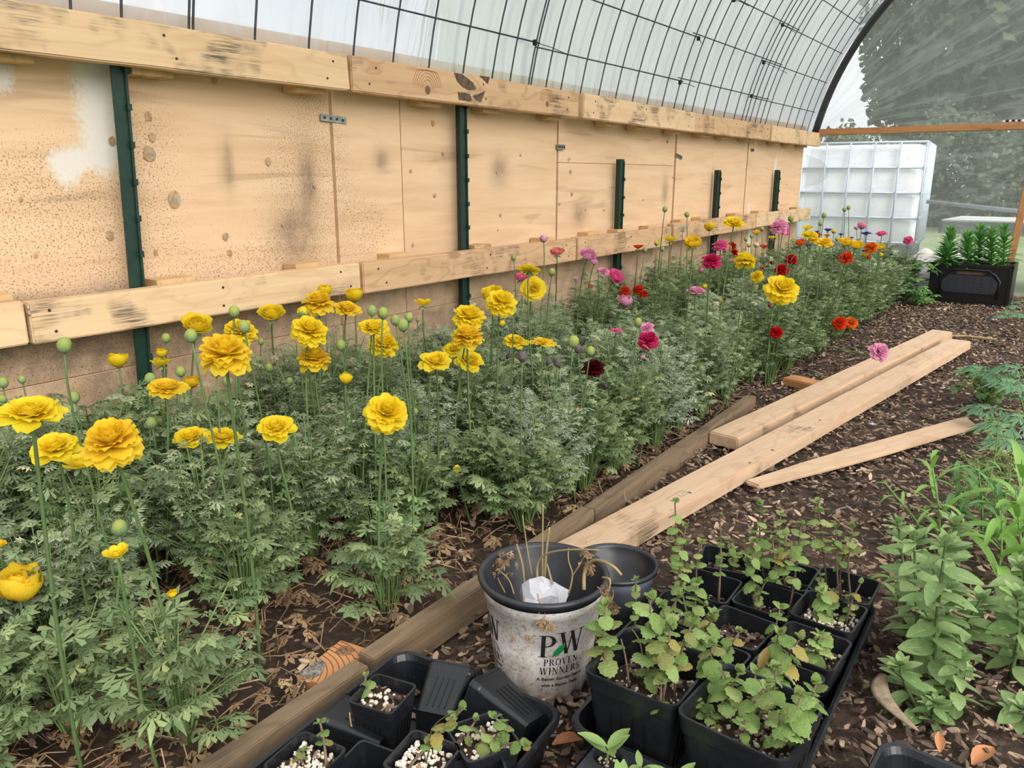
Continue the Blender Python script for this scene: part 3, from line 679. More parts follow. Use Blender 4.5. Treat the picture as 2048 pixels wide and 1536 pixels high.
# ------------------------------------------------------------------ outside the end wall
def tote():
    t = empty('water_tank', (-2.35, 7.45, 0), R(5)); tag(t, 'white caged water tank standing outside behind the end film', 'tank')
    W_, D_, H0, H1 = 1.19, 1.0, .16, 1.02
    def rsq(w, d, z, r=.10, cx=W_ / 2, cy=D_ / 2):
        pts = []
        for (sx_, sy_, a0) in ((1, -1, -90), (1, 1, 0), (-1, 1, 90), (-1, -1, 180)):
            for k in range(5):
                a = R(a0 + 90 * k / 4); pts.append((cx + sx_ * (w / 2 - r) + r * math.cos(a), cy + sy_ * (d / 2 - r) + r * math.sin(a), z))
        return pts
    b = MB(); b.loft([rsq(W_ - .08, D_ - .08, H0), rsq(W_ - .04, D_ - .04, H0 + .05), rsq(W_ - .04, D_ - .04, H1 - .05), rsq(W_ - .12, D_ - .12, H1 - .005), rsq(W_ - .5, D_ - .5, H1)], (True, True)); b.obj('tank_body', M['tote'], t, True)
    b = MB(); b.tube([(W_ / 2, D_ / 2, H1), (W_ / 2, D_ / 2, H1 + .04)], .08, 14); b.obj('lid', M['pallet'], t)
    def bar(pts, r=.011): b = MB(); b.tube(pts, r, 6); b.obj('cage_bar', M['cage'], t, True)
    for k in range(5): z = H0 + .03 + (H1 - H0 - .02) * k / 4; bar([(0, 0, z), (W_, 0, z), (W_, D_, z), (0, D_, z), (0, 0, z)])
    for k in range(7): x = W_ * k / 6; bar([(x, -.004, H0), (x, -.004, H1 + .01)], .009)
    for k in range(1, 7): y = D_ * k / 6; bar([(W_ + .004, y, H0), (W_ + .004, y, H1 + .01)], .009)
    for k in range(1, 7): y = D_ * k / 6; bar([(-.004, y, H0), (-.004, y, H1 + .01)], .009)
    b = MB(); b.box(.02, W_ - .02, .02, D_ - .02, H0 - .03, H0); b.obj('pallet_deck', M['pallet'], t)
    for x in (.02, W_ / 2 - .05, W_ - .12):
        for y in (.02, D_ / 2 - .05, D_ - .12):
            b = MB(); b.box(x, x + .10, y, y + .10, -.06, H0 - .03); b.obj('pallet_foot', M['pallet'], t)
tote()
def table():
    t = empty('garden_table', (-.86, 6.75, -.06), R(-4)); tag(t, 'low white table with grey edge outside, seen through the end film', 'table')
    b = MB(); b.box(0, 1.5, -.1, .6, .48, .50); b.obj('table_top', M['tablewhite'], t)
    b = MB(); b.box(-.01, 1.51, -.11, -.09, .40, .49); b.box(-.01, .01, -.11, .61, .40, .49); b.obj('apron', M['tablegrey'], t)
    for x in (.03, 1.42):
        for y in (-.06, .54): b = MB(); b.box(x, x + .05, y, y + .05, 0, .48); b.obj('leg', M['tablewhite'], t)
    t = empty('drain_pipe', (-1.02, 6.9, .56)); tag(t, 'dark pipe sloping behind the low white table outside', 'pipe')
    b = MB(); b.tube([(0, 0, 0), (.5, .1, -.05), (1.4, .2, -.14)], .015, 8); b.obj('pipe', M['tablegrey'], t, True)
table()
# white fabric heap
b = MB(); vs = []; fs = []; n1, n2 = 22, 14
for j in range(n2 + 1):
    for i in range(n1 + 1):
        u = i / n1; w_ = j / n2; h = (math.sin(math.pi * u) ** .6) * (math.sin(math.pi * min(1, w_ * .98 + .01)) ** .6)
        vs.append((-1.02 + .62 * u, 5.62 + .26 * w_, .27 * h * (1 + .3 * noise.noise(Vector((u * 5, w_ * 5, 3)))) + .01))
for j in range(n2):
    for i in range(n1): a = j * (n1 + 1) + i; fs.append((a, a + 1, a + n1 + 2, a + n1 + 1))
b.add(vs, fs); tag(b.obj('fabric_cover', M['white_cover'], smooth=True), 'crumpled white fabric heap behind the leafy plant beside the crate', 'fabric')

# trees outside
def tree_mesh(seed, n=6500):
    rnd = random.Random(seed); b = MB(); c = MB()
    c.tube([(0, 0, -.1), (.1, 0, 1.5), (0, .1, 3.2)], [.22, .16, .06], 7)
    for k in range(5):
        a = rnd.uniform(0, 6.28); c.tube([(0, 0, 1.5 + k * .3), (math.cos(a) * .8, math.sin(a) * .8, 2.4 + k * .3)], [.07, .02], 5)
    for _ in range(n):
        a = rnd.uniform(0, 6.28); th = math.acos(rnd.uniform(-.9, 1)); q = rnd.uniform(.7, 1.05) * (1 + .25 * noise.noise(Vector((math.cos(a) * 2, math.sin(a) * 2, th * 2 + seed))))
        p = Vector((1.6 * q * math.sin(th) * math.cos(a), 1.6 * q * math.sin(th) * math.sin(a), 3.0 + 2.2 * q * math.cos(th)))
        s = rnd.uniform(.05, .11); m = Matrix.Translation(p) @ Quaternion((rnd.gauss(0, 1), rnd.gauss(0, 1), rnd.gauss(0, 1), rnd.gauss(0, 1))).normalized().to_matrix().to_4x4()
        b.add([(-s, -s * .5, 0), (0, -s * .7, s * .15), (s, 0, 0), (0, s * .7, -s * .15), (-s * .9, s * .4, .03)], [(0, 1, 2, 3, 4)], 0, m)
    return b.mesh('crown', M['tree']), c.mesh('trunk', M['trunk'], True)
TM = [tree_mesh(s) for s in (1, 2, 3)]
def tree(x, y, s, k, rz, lab):
    t = empty('tree', (x, y, -.06 if x > -7 or y > 23 else -1.2), rz); t.scale = (s, s, s) if x > -7 else (s * 1.5, s * 1.5, s * .8); tag(t, lab, 'tree', 'trees beyond the tunnel')
    cr_, tr_ = TM[k]; link('trunk', tr_, t); link('crown', cr_, t)
rt = random.Random(5)
for i, (x, y, s) in enumerate([(-3.1, 22, 1.25), (-1.0, 18, 1.5), (1.4, 17, 1.55), (3.8, 19, 1.5), (.3, 23, 1.9), (6, 22, 1.7), (-2.6, 27, 1.7)]):
    tree(x, y, s, i % 3, rt.uniform(0, 6), 'blurred dark green tree behind the far end film')
for i, (x, y, s) in enumerate([(-3.6, 14.5, .5), (-2.0, 15.5, .55), (-.6, 14, .5), (.9, 15, .55), (2.4, 14.2, .5), (4.0, 15.5, .6), (5.6, 15, .6), (-5.2, 16, .4)]):
    t = empty('bush', (x, y, -.95), rt.uniform(0, 6)); t.scale = (s * 1.15, s, s * .95); tag(t, 'rounded bush at the foot of the trees beyond the end film', 'bush', 'bushes beyond the tunnel'); link('trunk', TM[i % 3][1], t); link('crown', TM[i % 3][0], t)
for i, (x, y, s) in enumerate([(-19, 5, .5), (-24, 9, .55), (-22, 13, .55), (-26, 18, .6)]):
    tree(x, y, s, i % 3, rt.uniform(0, 6), 'pale green tree seen blurred through the side film')

# ------------------------------------------------------------------ bed edging, block
def eboard(p0, p1, h, th, mat, lab, name='edging_board', seed=0, z=0.0):
    a, b_ = Vector(p0), Vector(p1); c = (a + b_) / 2; d = b_ - a
    o = link(name, board(name, d.length, h, th, mat, .002, seed=seed), None, (c.x, c.y, z + h / 2), (0, 0, math.atan2(d.y, d.x)))
    tag(o, lab, 'board', 'weathered boards edging the flower bed'); return o
eboard((-.762, .10), (-.765, .685), .055, .030, M['edge'], 'grey weathered edging board beside the tray in the bottom left', seed=41, z=-.003)
eboard((-.768, .695), (-.772, 1.35), .060, .032, M['edge'], 'weathered edging board passing behind the printed white pot', seed=42, z=-.003)
eboard((-.775, 1.36), (-.800, 2.45), .055, .030, M['edge'], 'dark weathered edging board left of the long new planks', seed=43, z=-.003)
t = empty('timber_block', (-.795, .675, .0), R(9)); tag(t, 'short orange-brown timber end with curved growth rings against the edging', 'wood block')
b = MB(); b.box(-.045, .012, -.05, .05, 0, .040); b.obj('block', M['block'], t)
b = MB()
for k in range(11):
    r_ = .018 + k * .0085; pts = [(-.052 + r_ * math.cos(a) * 1.0, -.055 + r_ * math.sin(a), .0404) for a in [R(4 + 82 * q / 10) for q in range(11)]]
    pts = [(max(-.044, min(.011, p[0])), max(-.049, min(.049, p[1])), p[2]) for p in pts]
    b.tube(pts, .0006, 3, caps=False)
b.obj('growth_rings', simple('ring_brown', L(120, 66, 38), .8), t)
b = MB(); b.add([(-.044, -.049, .0412), (-.02, -.049, .0412), (-.014, -.03, .0412), (-.026, -.008, .0412), (-.044, -.004, .0412)], [(0, 1, 2, 3, 4)]); b.obj('grey_bark_patch', simple('lichen', L(150, 146, 136), .9, var=L(60, 54, 48), scale=160), t)

# ------------------------------------------------------------------ loose planks on the path
def plank3(name, a, b_, w, th, zc, mat, lab, seed):
    a, b_ = Vector(a), Vector(b_); c = (a + b_) / 2; d = b_ - a
    o = link(name, board(name, d.length, th, w, mat, .004, seed=seed), None, (c.x, c.y, zc), (0, 0, math.atan2(d.y, d.x)))
    tag(o, lab, 'plank'); return o
plank3('timber_plank', (-.730, 2.02), (-.467, 4.10), .090, .038, .028, M['plank'], 'new pale timber plank lying on the left, its near end cut square', 51)
pB = plank3('timber_plank', (-.708, 1.15), (-.370, 3.89), .090, .038, .030, M['plank'], 'longest new pale plank, running from behind the pots along the path', 52)
# grade stamp: faint outlined box with strokes on the long plank
b = MB(); lm = pB.matrix_world
def onB(x, y): return (x, y, .0196)
b2 = MB()
for (x0, x1, y0, y1) in ((-1.02, -.955, -.020, -.0188), (-1.02, -.955, -.001, .0002), (-1.02, -1.0188, -.02, 0), (-.956, -.955, -.02, 0), (-.985, -.984, -.018, -.004), (-1.01, -.995, -.014, -.013), (-1.006, -1.005, -.016, -.006), (-.975, -.962, -.012, -.011)):
    b2.add([onB(x0, y0), onB(x1, y0), onB(x1, y1), onB(x0, y1)], [(0, 1, 2, 3)])
b2.obj('grade_stamp', simple('faint_ink', L(150, 122, 98), .8), pB)
sc_ = plank3('plywood_strip', (-.560, 1.77), (-.190, 2.655), .075, .012, .020, M['plank'], 'thin tapered plywood strip lying across the bark right of the planks', 53)
for v in sc_.data.vertices:
    if v.co.x < -.1: v.co.y *= max(.25, 1 + (v.co.x + .1) * 1.2)
    if v.co.x > .3: v.co.x += v.co.y * .9
t = plank3('timber_offcut', (-.80, 2.84), (-.665, 2.80), .075, .030, .022, M['block'], 'short brown timber offcut under the bed edge beside the left plank', 54)
b = MB(); b.tube([(0, 0, 0), (.12, .05, .004), (.25, .06, 0)], .006, 6); o = b.obj('stick', M['drystem']); o.location = (-.50, 4.14, .012); tag(o, 'pale stick at the far end of the left plank', 'stick')
# debris on planks
for i, (u, v) in enumerate([(1545, 900), (1640, 840), (1500, 925), (1380, 985), (1700, 780), (1760, 745), (1620, 855), (1500, 970)]):
    p = gz(u, v, .050); o = link('bark_fragment', bpy.data.meshes['wood_chip'], None, p, (0, 0, i), .010); tag(o, 'tiny dark bark fragment lying on the new planks', 'bark fragment', 'bark crumbs on the planks')

# ------------------------------------------------------------------ leaves and foliage clumps
def lobed_leaf(mb, base, direc, up, size, nl, wid, rnd, mi=0, sub=3, droop=.35):
    """deeply cut leaf: base point, direction, blade normal"""
    d = direc.normalized(); up = (up - d * up.dot(d)).normalized(); s = d.cross(up)
    n0 = len(mb.v); mb.v.append(tuple(base)); cnt = 1
    def pt(r, a, lift=0): 
        q = base + d * (r * math.cos(a)) + s * (r * math.sin(a)) + up * (lift - droop * r * r / size)
        mb.v.append(tuple(q)); return len(mb.v) - 1
    for k in range(nl):
        a = (k - (nl - 1) / 2) * (2.3 / nl) + rnd.uniform(-.08, .08); ln = size * (1 - .28 * abs(a)) * rnd.uniform(.85, 1.1)
        w = wid / nl
        m1 = pt(ln * .42, a - w * .5); m2 = pt(ln * .42, a + w * .5); mid = pt(ln * .45, a, .04 * size)
        mb.f.append((n0, m1, mid)); mb.f.append((n0, mid, m2)); mb.m += [mi, mi]
        for q in range(sub):
            b_ = a + (q - (sub - 1) / 2) * w * .95; tl = ln * (1 - .16 * abs(q - (sub - 1) / 2)) * rnd.uniform(.9, 1.1)
            tp = pt(tl, b_, rnd.uniform(-.03, .05) * size); l1 = pt(ln * .72, b_ - w * .36); l2 = pt(ln * .72, b_ + w * .36)
            mb.f.append((mid, l1, tp)); mb.f.append((mid, tp, l2)); mb.m += [mi, mi]
def clump(seed, n, hmax, rad, kind):
    rnd = random.Random(seed); lv = MB(); st = MB()
    for i in range(n):
        a = rnd.uniform(0, 6.28); h = hmax * rnd.uniform(.35, 1.0); out = rad * rnd.uniform(.2, 1.0) * (1.15 - .4 * h / hmax)
        top = Vector((math.cos(a) * out, math.sin(a) * out, h)); b0 = Vector((math.cos(a) * .01, math.sin(a) * .01, -.01))
        mid = Vector((top.x * .35, top.y * .35, h * .62))
        st.tube([b0, mid, top], [.0018, .0014, .0009], 3, caps=False)
        d = (top - mid).normalized(); d = (d + Vector((math.cos(a), math.sin(a), -.1)) * rnd.uniform(.3, .9)).normalized()
        up = Vector((rnd.uniform(-.3, .3), rnd.uniform(-.3, .3), 1))
        sd0 = Vector((-math.sin(a), math.cos(a), 0))
        if kind == 'thread': nl, wd, sb, lo, hi, stops = 5, .75, 2, .016, .027, (.35, .5, .65, .8, 1.0)
        elif kind == 'fine': nl, wd, sb, lo, hi, stops = 3, 1.15, 3, .016, .027, (.5, .75, 1.0)
        else: nl, wd, sb, lo, hi, stops = 3, 1.6, 3, .018, .029, (.45, .72, 1.0)
        sz = rnd.uniform(lo, hi)
        for s_ in stops:
            q = mid.lerp(top, s_)
            if s_ < 1:
                for sg in (-1, 1):
                    dd = (d * .9 + sd0 * sg * rnd.uniform(.7, 1.2) + Vector((0, 0, rnd.uniform(-.2, .4)))).normalized(); e_ = q + dd * rnd.uniform(.006, .016)
                    if kind != 'thread': st.tube([q, e_], [.0008, .0006], 3, caps=False)
                    lobed_leaf(lv, e_, dd, up + Vector((rnd.uniform(-.4, .4), rnd.uniform(-.4, .4), 0)), sz * rnd.uniform(.75, 1.1), nl, wd, rnd, 0, sb, rnd.uniform(.1, .8))
            else: lobed_leaf(lv, q, d, up, sz * 1.2, nl, wd * 1.1, rnd, 0, sb, rnd.uniform(.2, .9))
    return lv, st
CL = {}
for key, kind, mat, n, h, r_ in [('a', 'fine', 'fol_a', 84, .25, .12), ('b', 'fine', 'fol_b', 84, .24, .12), ('c', 'broad', 'fol_b', 64, .21, .12), ('d', 'thread', 'fol_s', 72, .25, .12),
                             ('e', 'fine', 'fol_a', 84, .31, .11), ('f', 'broad', 'fol_a', 64, .24, .12), ('g', 'thread', 'fol_a', 74, .28, .10), ('h', 'fine', 'fol_b', 44, .19, .11), ('i', 'broad', 'fol_b', 38, .16, .11), ('j', 'fine', 'fol_b', 70, .36, .10)]:
    lv, st = clump(hash(kind) % 7 + ord(key), n, h, r_, kind) if False else clump(ord(key) * 13, n, h, r_, kind)
    CL[key] = (lv.mesh('leaves', M[mat]), st.mesh('leaf_stalks', M['stalk'], True))
def place_clump(key, x, y, s, rz, lab, grp):
    band = 'against plywood' if x < -1.3 else ('mid bed' if x < -1.02 else 'along path side'); zone = 'nearest' if y < .8 else 'by big yellow blossoms' if y < 1.5 else 'by maroon and pink blossoms' if y < 2.6 else 'by red and yellow blossoms' if y < 4.0 else 'by the far tank'
    lab = lab.split(' clump')[0] + ' clump ' + band + ', ' + zone; grp = 'leaf clumps ' + band + ', ' + zone
    t = empty('ranunculus_plant', (x, y, hgt(x, y) + .01), rz); t.scale = (s, s, s * random.uniform(.92, 1.1)); tag(t, lab, 'plant', grp)
    link('leaf_stalks', CL[key][1], t); link('leaves', CL[key][0], t)
rb = random.Random(21)
y = .14
while y < 5.6:
    xs = -1.515
    while xs < -.80:
        x = max(-1.505, xs + rb.uniform(-.035, .035)); yy = y + rb.uniform(-.05, .05)
        edge = -.86 if yy < 2.5 else -.86 + .05 * (yy - 2.5)
        if x < edge:
            sparse = x > -1.10 and yy < 1.15
            if sparse:
                if rb.random() < (.5 if x > -.98 and yy > .55 else .72): place_clump(rb.choice('hihi' if x > -.98 else 'hibc'), x, yy, rb.uniform(.8, 1.05), rb.uniform(0, 6.28), 'low open leafy clump', 'sparse leaf clumps near the bed edge')
            elif yy < 1.0: place_clump(rb.choice('bcfaa'), x, yy, rb.uniform(.85, 1.1) * (1.0 + .18 * (x < -1.3)), rb.uniform(0, 6.28), 'leafy grey-green clump', 'leafy clumps at the near end')
            elif yy < 2.4: place_clump(rb.choice('aadgfc' if x < -1.0 else 'cfbad'), x, yy, rb.uniform(.9, 1.1) * (1.0 + .15 * (x < -1.3)), rb.uniform(0, 6.28), 'dense feathery clump', 'feathery clumps in mid bed')
            else: place_clump(rb.choice('ejbegc' if x < -1.0 else 'bcehb'), x, yy, rb.uniform(.85, 1.08), rb.uniform(0, 6.28), 'dense green clump', 'leafy clumps at the far end')
        xs += .125
    y += .135

# dry litter strands in the bed
lit = MB(); rl = random.Random(8)
for _ in range(1900):
    x = rl.uniform(-1.5, -.79); yy = .25 + 2.4 * rl.random() ** 1.5; z = hgt(x, yy) + rl.uniform(.008, .03); a = rl.uniform(0, 6.28); ln = rl.uniform(.02, .07)
    dx, dy = math.cos(a) * ln, math.sin(a) * ln
    lit.tube([(x, yy, z), (x + dx * .5 - dy * .2, yy + dy * .5 + dx * .2, z + rl.uniform(0, .02)), (x + dx, yy + dy, z)], [.0012, .001, .0006], 3, caps=False)
for _ in range(1100):
    x = rl.uniform(-1.5, -.79); yy = .25 + 2.2 * rl.random() ** 1.4; p = Vector((x, yy, hgt(x, yy) + rl.uniform(.012, .03))); a = rl.uniform(0, 6.28)
    lobed_leaf(lit, p, Vector((math.cos(a), math.sin(a), rl.uniform(-.2, .4))), Vector((rl.uniform(-.6, .6), rl.uniform(-.6, .6), 1)), rl.uniform(.015, .035), 3, 2.0, rl, 0, 2, .8)
o = lit.obj('dry_leaf_litter', M['litter']); tag(o, 'tangle of dry brown stems and leaves on the bed soil', 'leaf litter', kind='stuff')

# ------------------------------------------------------------------ blossoms
PW = [(0, .14), (.2, .5), (.45, .84), (.7, 1.0), (.88, .86), (1.0, .42)]
def pw(s):
    for (a, b_), (c, d) in zip(PW, PW[1:]):
        if s <= c: return b_ + (d - b_) * (s - a) / (c - a)
    return PW[-1][1]
def petal_geo(mb, phi, th0, th1, Ln, Wd, cup, rnd, ruf=.05, r0=.05, ns=5, ntt=4, z0=0.0, mat=None):
    vs = []; fs = []; r_, z = r0, z0; k1, k2 = rnd.uniform(0, 9), rnd.uniform(.85, 1.12); Ln *= k2
    for i in range(ns + 1):
        s = i / ns; th = R(th0 + (th1 - th0) * s)
        if i: r_ += math.sin(th) * Ln / ns; z += math.cos(th) * Ln / ns
        w = Wd * pw(s) / 1.0
        for j in range(ntt + 1):
            t_ = -1 + 2 * j / ntt
            nn = cup * w * t_ * t_ + ruf * s * s * math.sin(k1 + t_ * 4.0 + phi)
            rr = r_ - math.cos(th) * nn; zz = z + math.sin(th) * nn
            tipcut = -.05 * Ln * abs(t_) * (s > .99)
            vs.append((rr * math.cos(phi) - w * t_ * math.sin(phi), rr * math.sin(phi) + w * t_ * math.cos(phi), zz + tipcut))
    for i in range(ns):
        for j in range(ntt): a = i * (ntt + 1) + j; fs.append((a, a + 1, a + ntt + 2, a + ntt + 1))
    mb.add(vs, fs, 0, mat)
TYPES = {
 'double': dict(out=[(7, 98, 136, .92, .38, .10), (8, 86, 112, 1.0, .38, .12), (8, 72, 92, .98, .38, .16), (8, 58, 74, .96, .37, .2)], inn=[(8, 44, 56, .92, .34, .3), (7, 31, 36, .88, .31, .4), (6, 20, 14, .84, .28, .5), (5, 8, -20, .78, .24, .6)], c=.14),
 'saucer': dict(out=[(7, 84, 88, 1.0, .44, .2), (7, 74, 74, .92, .42, .26), (7, 62, 60, .80, .40, .32)], inn=[(7, 62, 34, .66, .36, .45), (6, 50, 14, .56, .32, .5), (6, 40, -5, .48, .28, .6), (5, 20, -30, .40, .24, .6)], c=.16),
 'globe': dict(out=[(7, 92, 34, .92, .46, .4), (7, 84, 22, .88, .44, .45), (7, 76, 10, .84, .42, .5)], inn=[(7, 66, 0, .76, .38, .55), (6, 54, -12, .66, .34, .6), (6, 40, -25, .56, .3, .6), (5, 20, -35, .48, .24, .6)], c=.18),
 'cup': dict(out=[(6, 88, -6, 1.25, .55, .5), (6, 80, -14, 1.2, .5, .55)], inn=[(5, 66, -30, 1.05, .44, .6), (5, 46, -40, .9, .36, .6)], c=.2),
 'simple': dict(out=[(8, 80, 42, .95, .30, .35), (5, 60, 20, .75, .30, .4)], inn=[(5, 40, 0, .5, .24, .5)], c=.16),
 'flat': dict(out=[(8, 80, 92, 1.0, .40, .1), (7, 74, 82, .85, .36, .2)], inn=[(6, 50, 40, .5, .25, .4), (5, 30, 10, .4, .2, .5)], c=.15),
 'bud': dict(out=[(5, 96, -38, 1.35, .62, .55)], inn=[(5, 88, -42, 1.3, .55, .55)], c=.3)}
FM = {}
for tn, tp in TYPES.items():
    for var in range(2):
        rnd = random.Random(hash((len(tn), var)) % 1000 + var); rnd = random.Random(sum(map(ord, tn)) + var * 17)
        outm = []; allo = MB(); inn = MB()
        for (cnt, a0, a1, ln, wd, cup) in tp['out']:
            pm = []
            for v_ in range(2):
                mb = MB(); petal_geo(mb, 0, a0, a1, ln, wd, cup, rnd); pm.append(mb.mesh('petal', PC['Y'], True))
            outm.append((cnt, pm)); ph0 = rnd.uniform(0, 6)
            for k in range(cnt): petal_geo(allo, ph0 + 2 * math.pi * k / cnt + rnd.uniform(-.15, .15), a0 + rnd.uniform(-7, 7), a1 + rnd.uniform(-9, 9), ln, wd, cup, rnd)
        for (cnt, a0, a1, ln, wd, cup) in tp['inn']:
            ph0 = rnd.uniform(0, 6)
            for k in range(cnt): petal_geo(inn, ph0 + 2 * math.pi * k / cnt + rnd.uniform(-.15, .15), a0 + rnd.uniform(-5, 5), a1 + rnd.uniform(-6, 6), ln, wd, cup, rnd, ns=4, ntt=3)
        core = MB(); core.blob((0, 0, tp['c'] * 1.3), tp['c'], 3, 8, 6, .08)
        sep = MB()
        big = tn == 'bud'
        for k in range(5):
            if big: petal_geo(sep, 2 * math.pi * k / 5, 98, -10, .95, .42, .5, rnd, .02, .06, 4, 2, -.03)
            elif tn in ('cup',): petal_geo(sep, 2 * math.pi * k / 5, 96, 10, .62, .26, .4, rnd, .03, .06, 3, 2, -.04)
            else: petal_geo(sep, 2 * math.pi * k / 5, 100, 128, .42, .16, .2, rnd, .03, .05, 3, 2, -.05)
        FM[(tn, var)] = (outm, allo.mesh('outer_petals', PC['Y'], True), inn.mesh('inner_petals', PC['Y'], True), core.mesh('flower_centre', M['budgreen'], True), sep.mesh('sepals', M['sepal'], True))
gb = []
for var in range(3):
    rnd = random.Random(50 + var); mb = MB(); mb.blob((0, 0, .75), .62, var, 9, 7, .03, sz=(1, 1, 1.15)); sp = MB()
    for k in range(5): petal_geo(sp, 2 * math.pi * k / 5 + .2, 96, -38, 1.56, .55, .55, rnd, .02, .06, 5, 3, -.02)
    gb.append((mb.mesh('bud_core', M['budcore'], True), sp.mesh('sepals', M['budgreen'], True)))
RADF = dict(double=1.0, saucer=1.05, globe=.85, cup=.74, simple=.95, flat=1.05, bud=.66, green=.70)
bpy.context.view_layer.update(); _DG = bpy.context.evaluated_depsgraph_get()
def clear_depth(u, v, w, dep):
    """nearest foliage in front of a blossom seen in the photo: the blossom really stands in front of it"""
    lim = dep
    for (du, dv) in ((0, 0), (-.3, 0), (.3, 0), (0, -.22), (0, .25)):
        d = ray(u + du * w, v + dv * w); n_ = d.normalized(); hit, loc, *_r = scn.ray_cast(_DG, CAM, n_)
        if hit:
            hd = (loc - CAM).dot(_F)
            if hd < dep: lim = min(lim, hd)
    if lim < dep: return max(.60 * dep, lim - .6 * w * lim / FPX)
    return dep
def place_flower(u, v, w, col, typ, tilt, lean, lab, xmax=-.80, stem_px=None, depth=None, rs=1.0):
    rnd = random.Random(int(u * 31 + v * 7)); d = ray(u, v)
    green = typ in ('green', 'dark')
    Dg = (.066 if w > 50 else .060) if not green and typ != 'bud' else (.021 if green else .028)
    dep = depth or FPX * Dg / w
    P = CAM + d * dep
    if depth is None:
        if P.x < -1.53: dep *= 1.53 / -P.x
        if P.x > xmax: dep *= xmax / P.x
        P = CAM + d * dep
        if P.z < .12: dep *= (HC - .12) / (HC - P.z); P = CAM + d * dep
        if P.z > .64: dep *= (HC - .64) / max(.01, HC - P.z) if P.z < HC else 1; P = CAM + d * dep
        if P.x < -1.6: dep *= 1.55 / -P.x; P = CAM + d * dep
        if P.y > 5.65: dep *= 5.6 / P.y; P = CAM + d * dep
    if depth is None:
        dep = clear_depth(u, v, w, dep); P = CAM + d * dep
    Dr = w * dep / FPX; rad = Dr / 2 / RADF['green' if green else typ]
    toc = Vector((-P.x, -P.y, 0)).normalized(); rgt = Vector((toc.y, -toc.x, 0)) * -1
    if typ in ('saucer', 'globe') and 0 <= tilt < 40: tilt += 10
    ax = Vector((0, 0, 1)) * math.cos(R(tilt)) + toc * math.sin(R(tilt)); ax = (ax + rgt * math.tan(R(lean))).normalized()
    # blossom origin: receptacle a little below the visual centre
    off = {'double': .36, 'saucer': .32, 'globe': .45, 'cup': .55, 'simple': .4, 'flat': .15, 'bud': .5, 'green': .75, 'dark': .75}[typ]
    O = P - ax * (off * rad)
    if stem_px: base = stem_px[0]
    else: base = Vector((max(-1.62, min(-.83, O.x - ax.x * .10 + rnd.uniform(-.03, .03))), O.y - ax.y * .10 + rnd.uniform(-.03, .03), hgt(O.x, O.y) + .0))
    name = 'ranunculus_bud' if green or typ == 'bud' else 'ranunculus_flower'
    if col == 'V' : name = 'anemone_flower'
    t = empty(name, base); tag(t, lab, 'bud' if green else 'flower')
    rel = O - base
    if stem_px: pts = [p - base for p in stem_px] + [rel - ax * .012, rel]
    else:
        side = Vector((rnd.uniform(-.028, .028), rnd.uniform(-.028, .028), 0)); c1 = Vector((rel.x * .15, rel.y * .15, rel.z * .4)) + side; c2 = rel - ax * min(.10, rel.length * .3)
        pts = []
        for i in range(9):
            s = i / 8; pts.append(((1 - s) ** 3) * Vector((0, 0, 0)) + 3 * s * (1 - s) ** 2 * c1 + 3 * s * s * (1 - s) * c2 + s ** 3 * rel)
    sr = (.0021 if not green else .0017) * rs * (1.0 if w < 80 else 1.1)
    b = MB(); b.tube(pts, [sr * (1.25 - .35 * i / (len(pts) - 1)) for i in range(len(pts))], 6); b.obj('stem', M['stem'], t, True)
    if not stem_px and rel.z > .16 and rnd.random() < .8:
        near = dep < 1.3 and w > 30
        for sgn in ((2, 3, 3, 4, 5) if near else (4, 5)):
            lf = MB(); q = pts[sgn]; a = rnd.uniform(0, 6.28); sz_ = rnd.uniform(.030, .052) if near and sgn < 5 else rnd.uniform(.02, .035)
            lobed_leaf(lf, q, Vector((math.cos(a), math.sin(a), .9 if not near else rnd.uniform(.2, .9))), Vector((-math.cos(a), -math.sin(a), .6)), sz_, 3, 1.2 if near else .8, rnd, 0, 3 if near else 1)
            lf.obj('stem_leaf', M['fol_b'], t)
    rot = ax.to_track_quat('Z', 'Y').to_euler(); mat = PC.get(col)
    bl = empty('blossom' if not green else 'bud_head', rel, 0, t); bl.rotation_euler = rot; 
    spin = rnd.uniform(0, 6.28); bl.rotation_euler = (ax.to_track_quat('Z', 'Y') @ Quaternion((0, 0, 1), spin)).to_euler(); bl.scale = (rad, rad, rad)
    if green:
        core, sep = gb[rnd.randrange(3)]; mt = M['budgreen'] if typ == 'green' else M['buddark']
        link('bud_core', core, bl, mat=M['budcore'] if typ == 'green' else M['buddark']); link('sepals', sep, bl, mat=mt); return t
    outm, allo, inn, core, sep = FM[(typ, rnd.randrange(2))]
    if w >= 44 and typ != 'bud':
        for (cnt, pm) in outm:
            ph0 = rnd.uniform(0, 6)
            for k in range(cnt):
                link('petal', pm[rnd.randrange(2)], bl, None, (R(rnd.uniform(-6, 6)), R(rnd.uniform(-9, 7)), ph0 + 2 * math.pi * k / cnt + rnd.uniform(-.16, .16)), rnd.uniform(.93, 1.06), mat)
    else: link('outer_petals', allo, bl, mat=mat)
    link('inner_petals', inn, bl, mat=mat); link('flower_centre', core, bl, mat=None if typ not in ('globe', 'double', 'cup', 'bud') else mat); link('sepals', sep, bl)
    return t
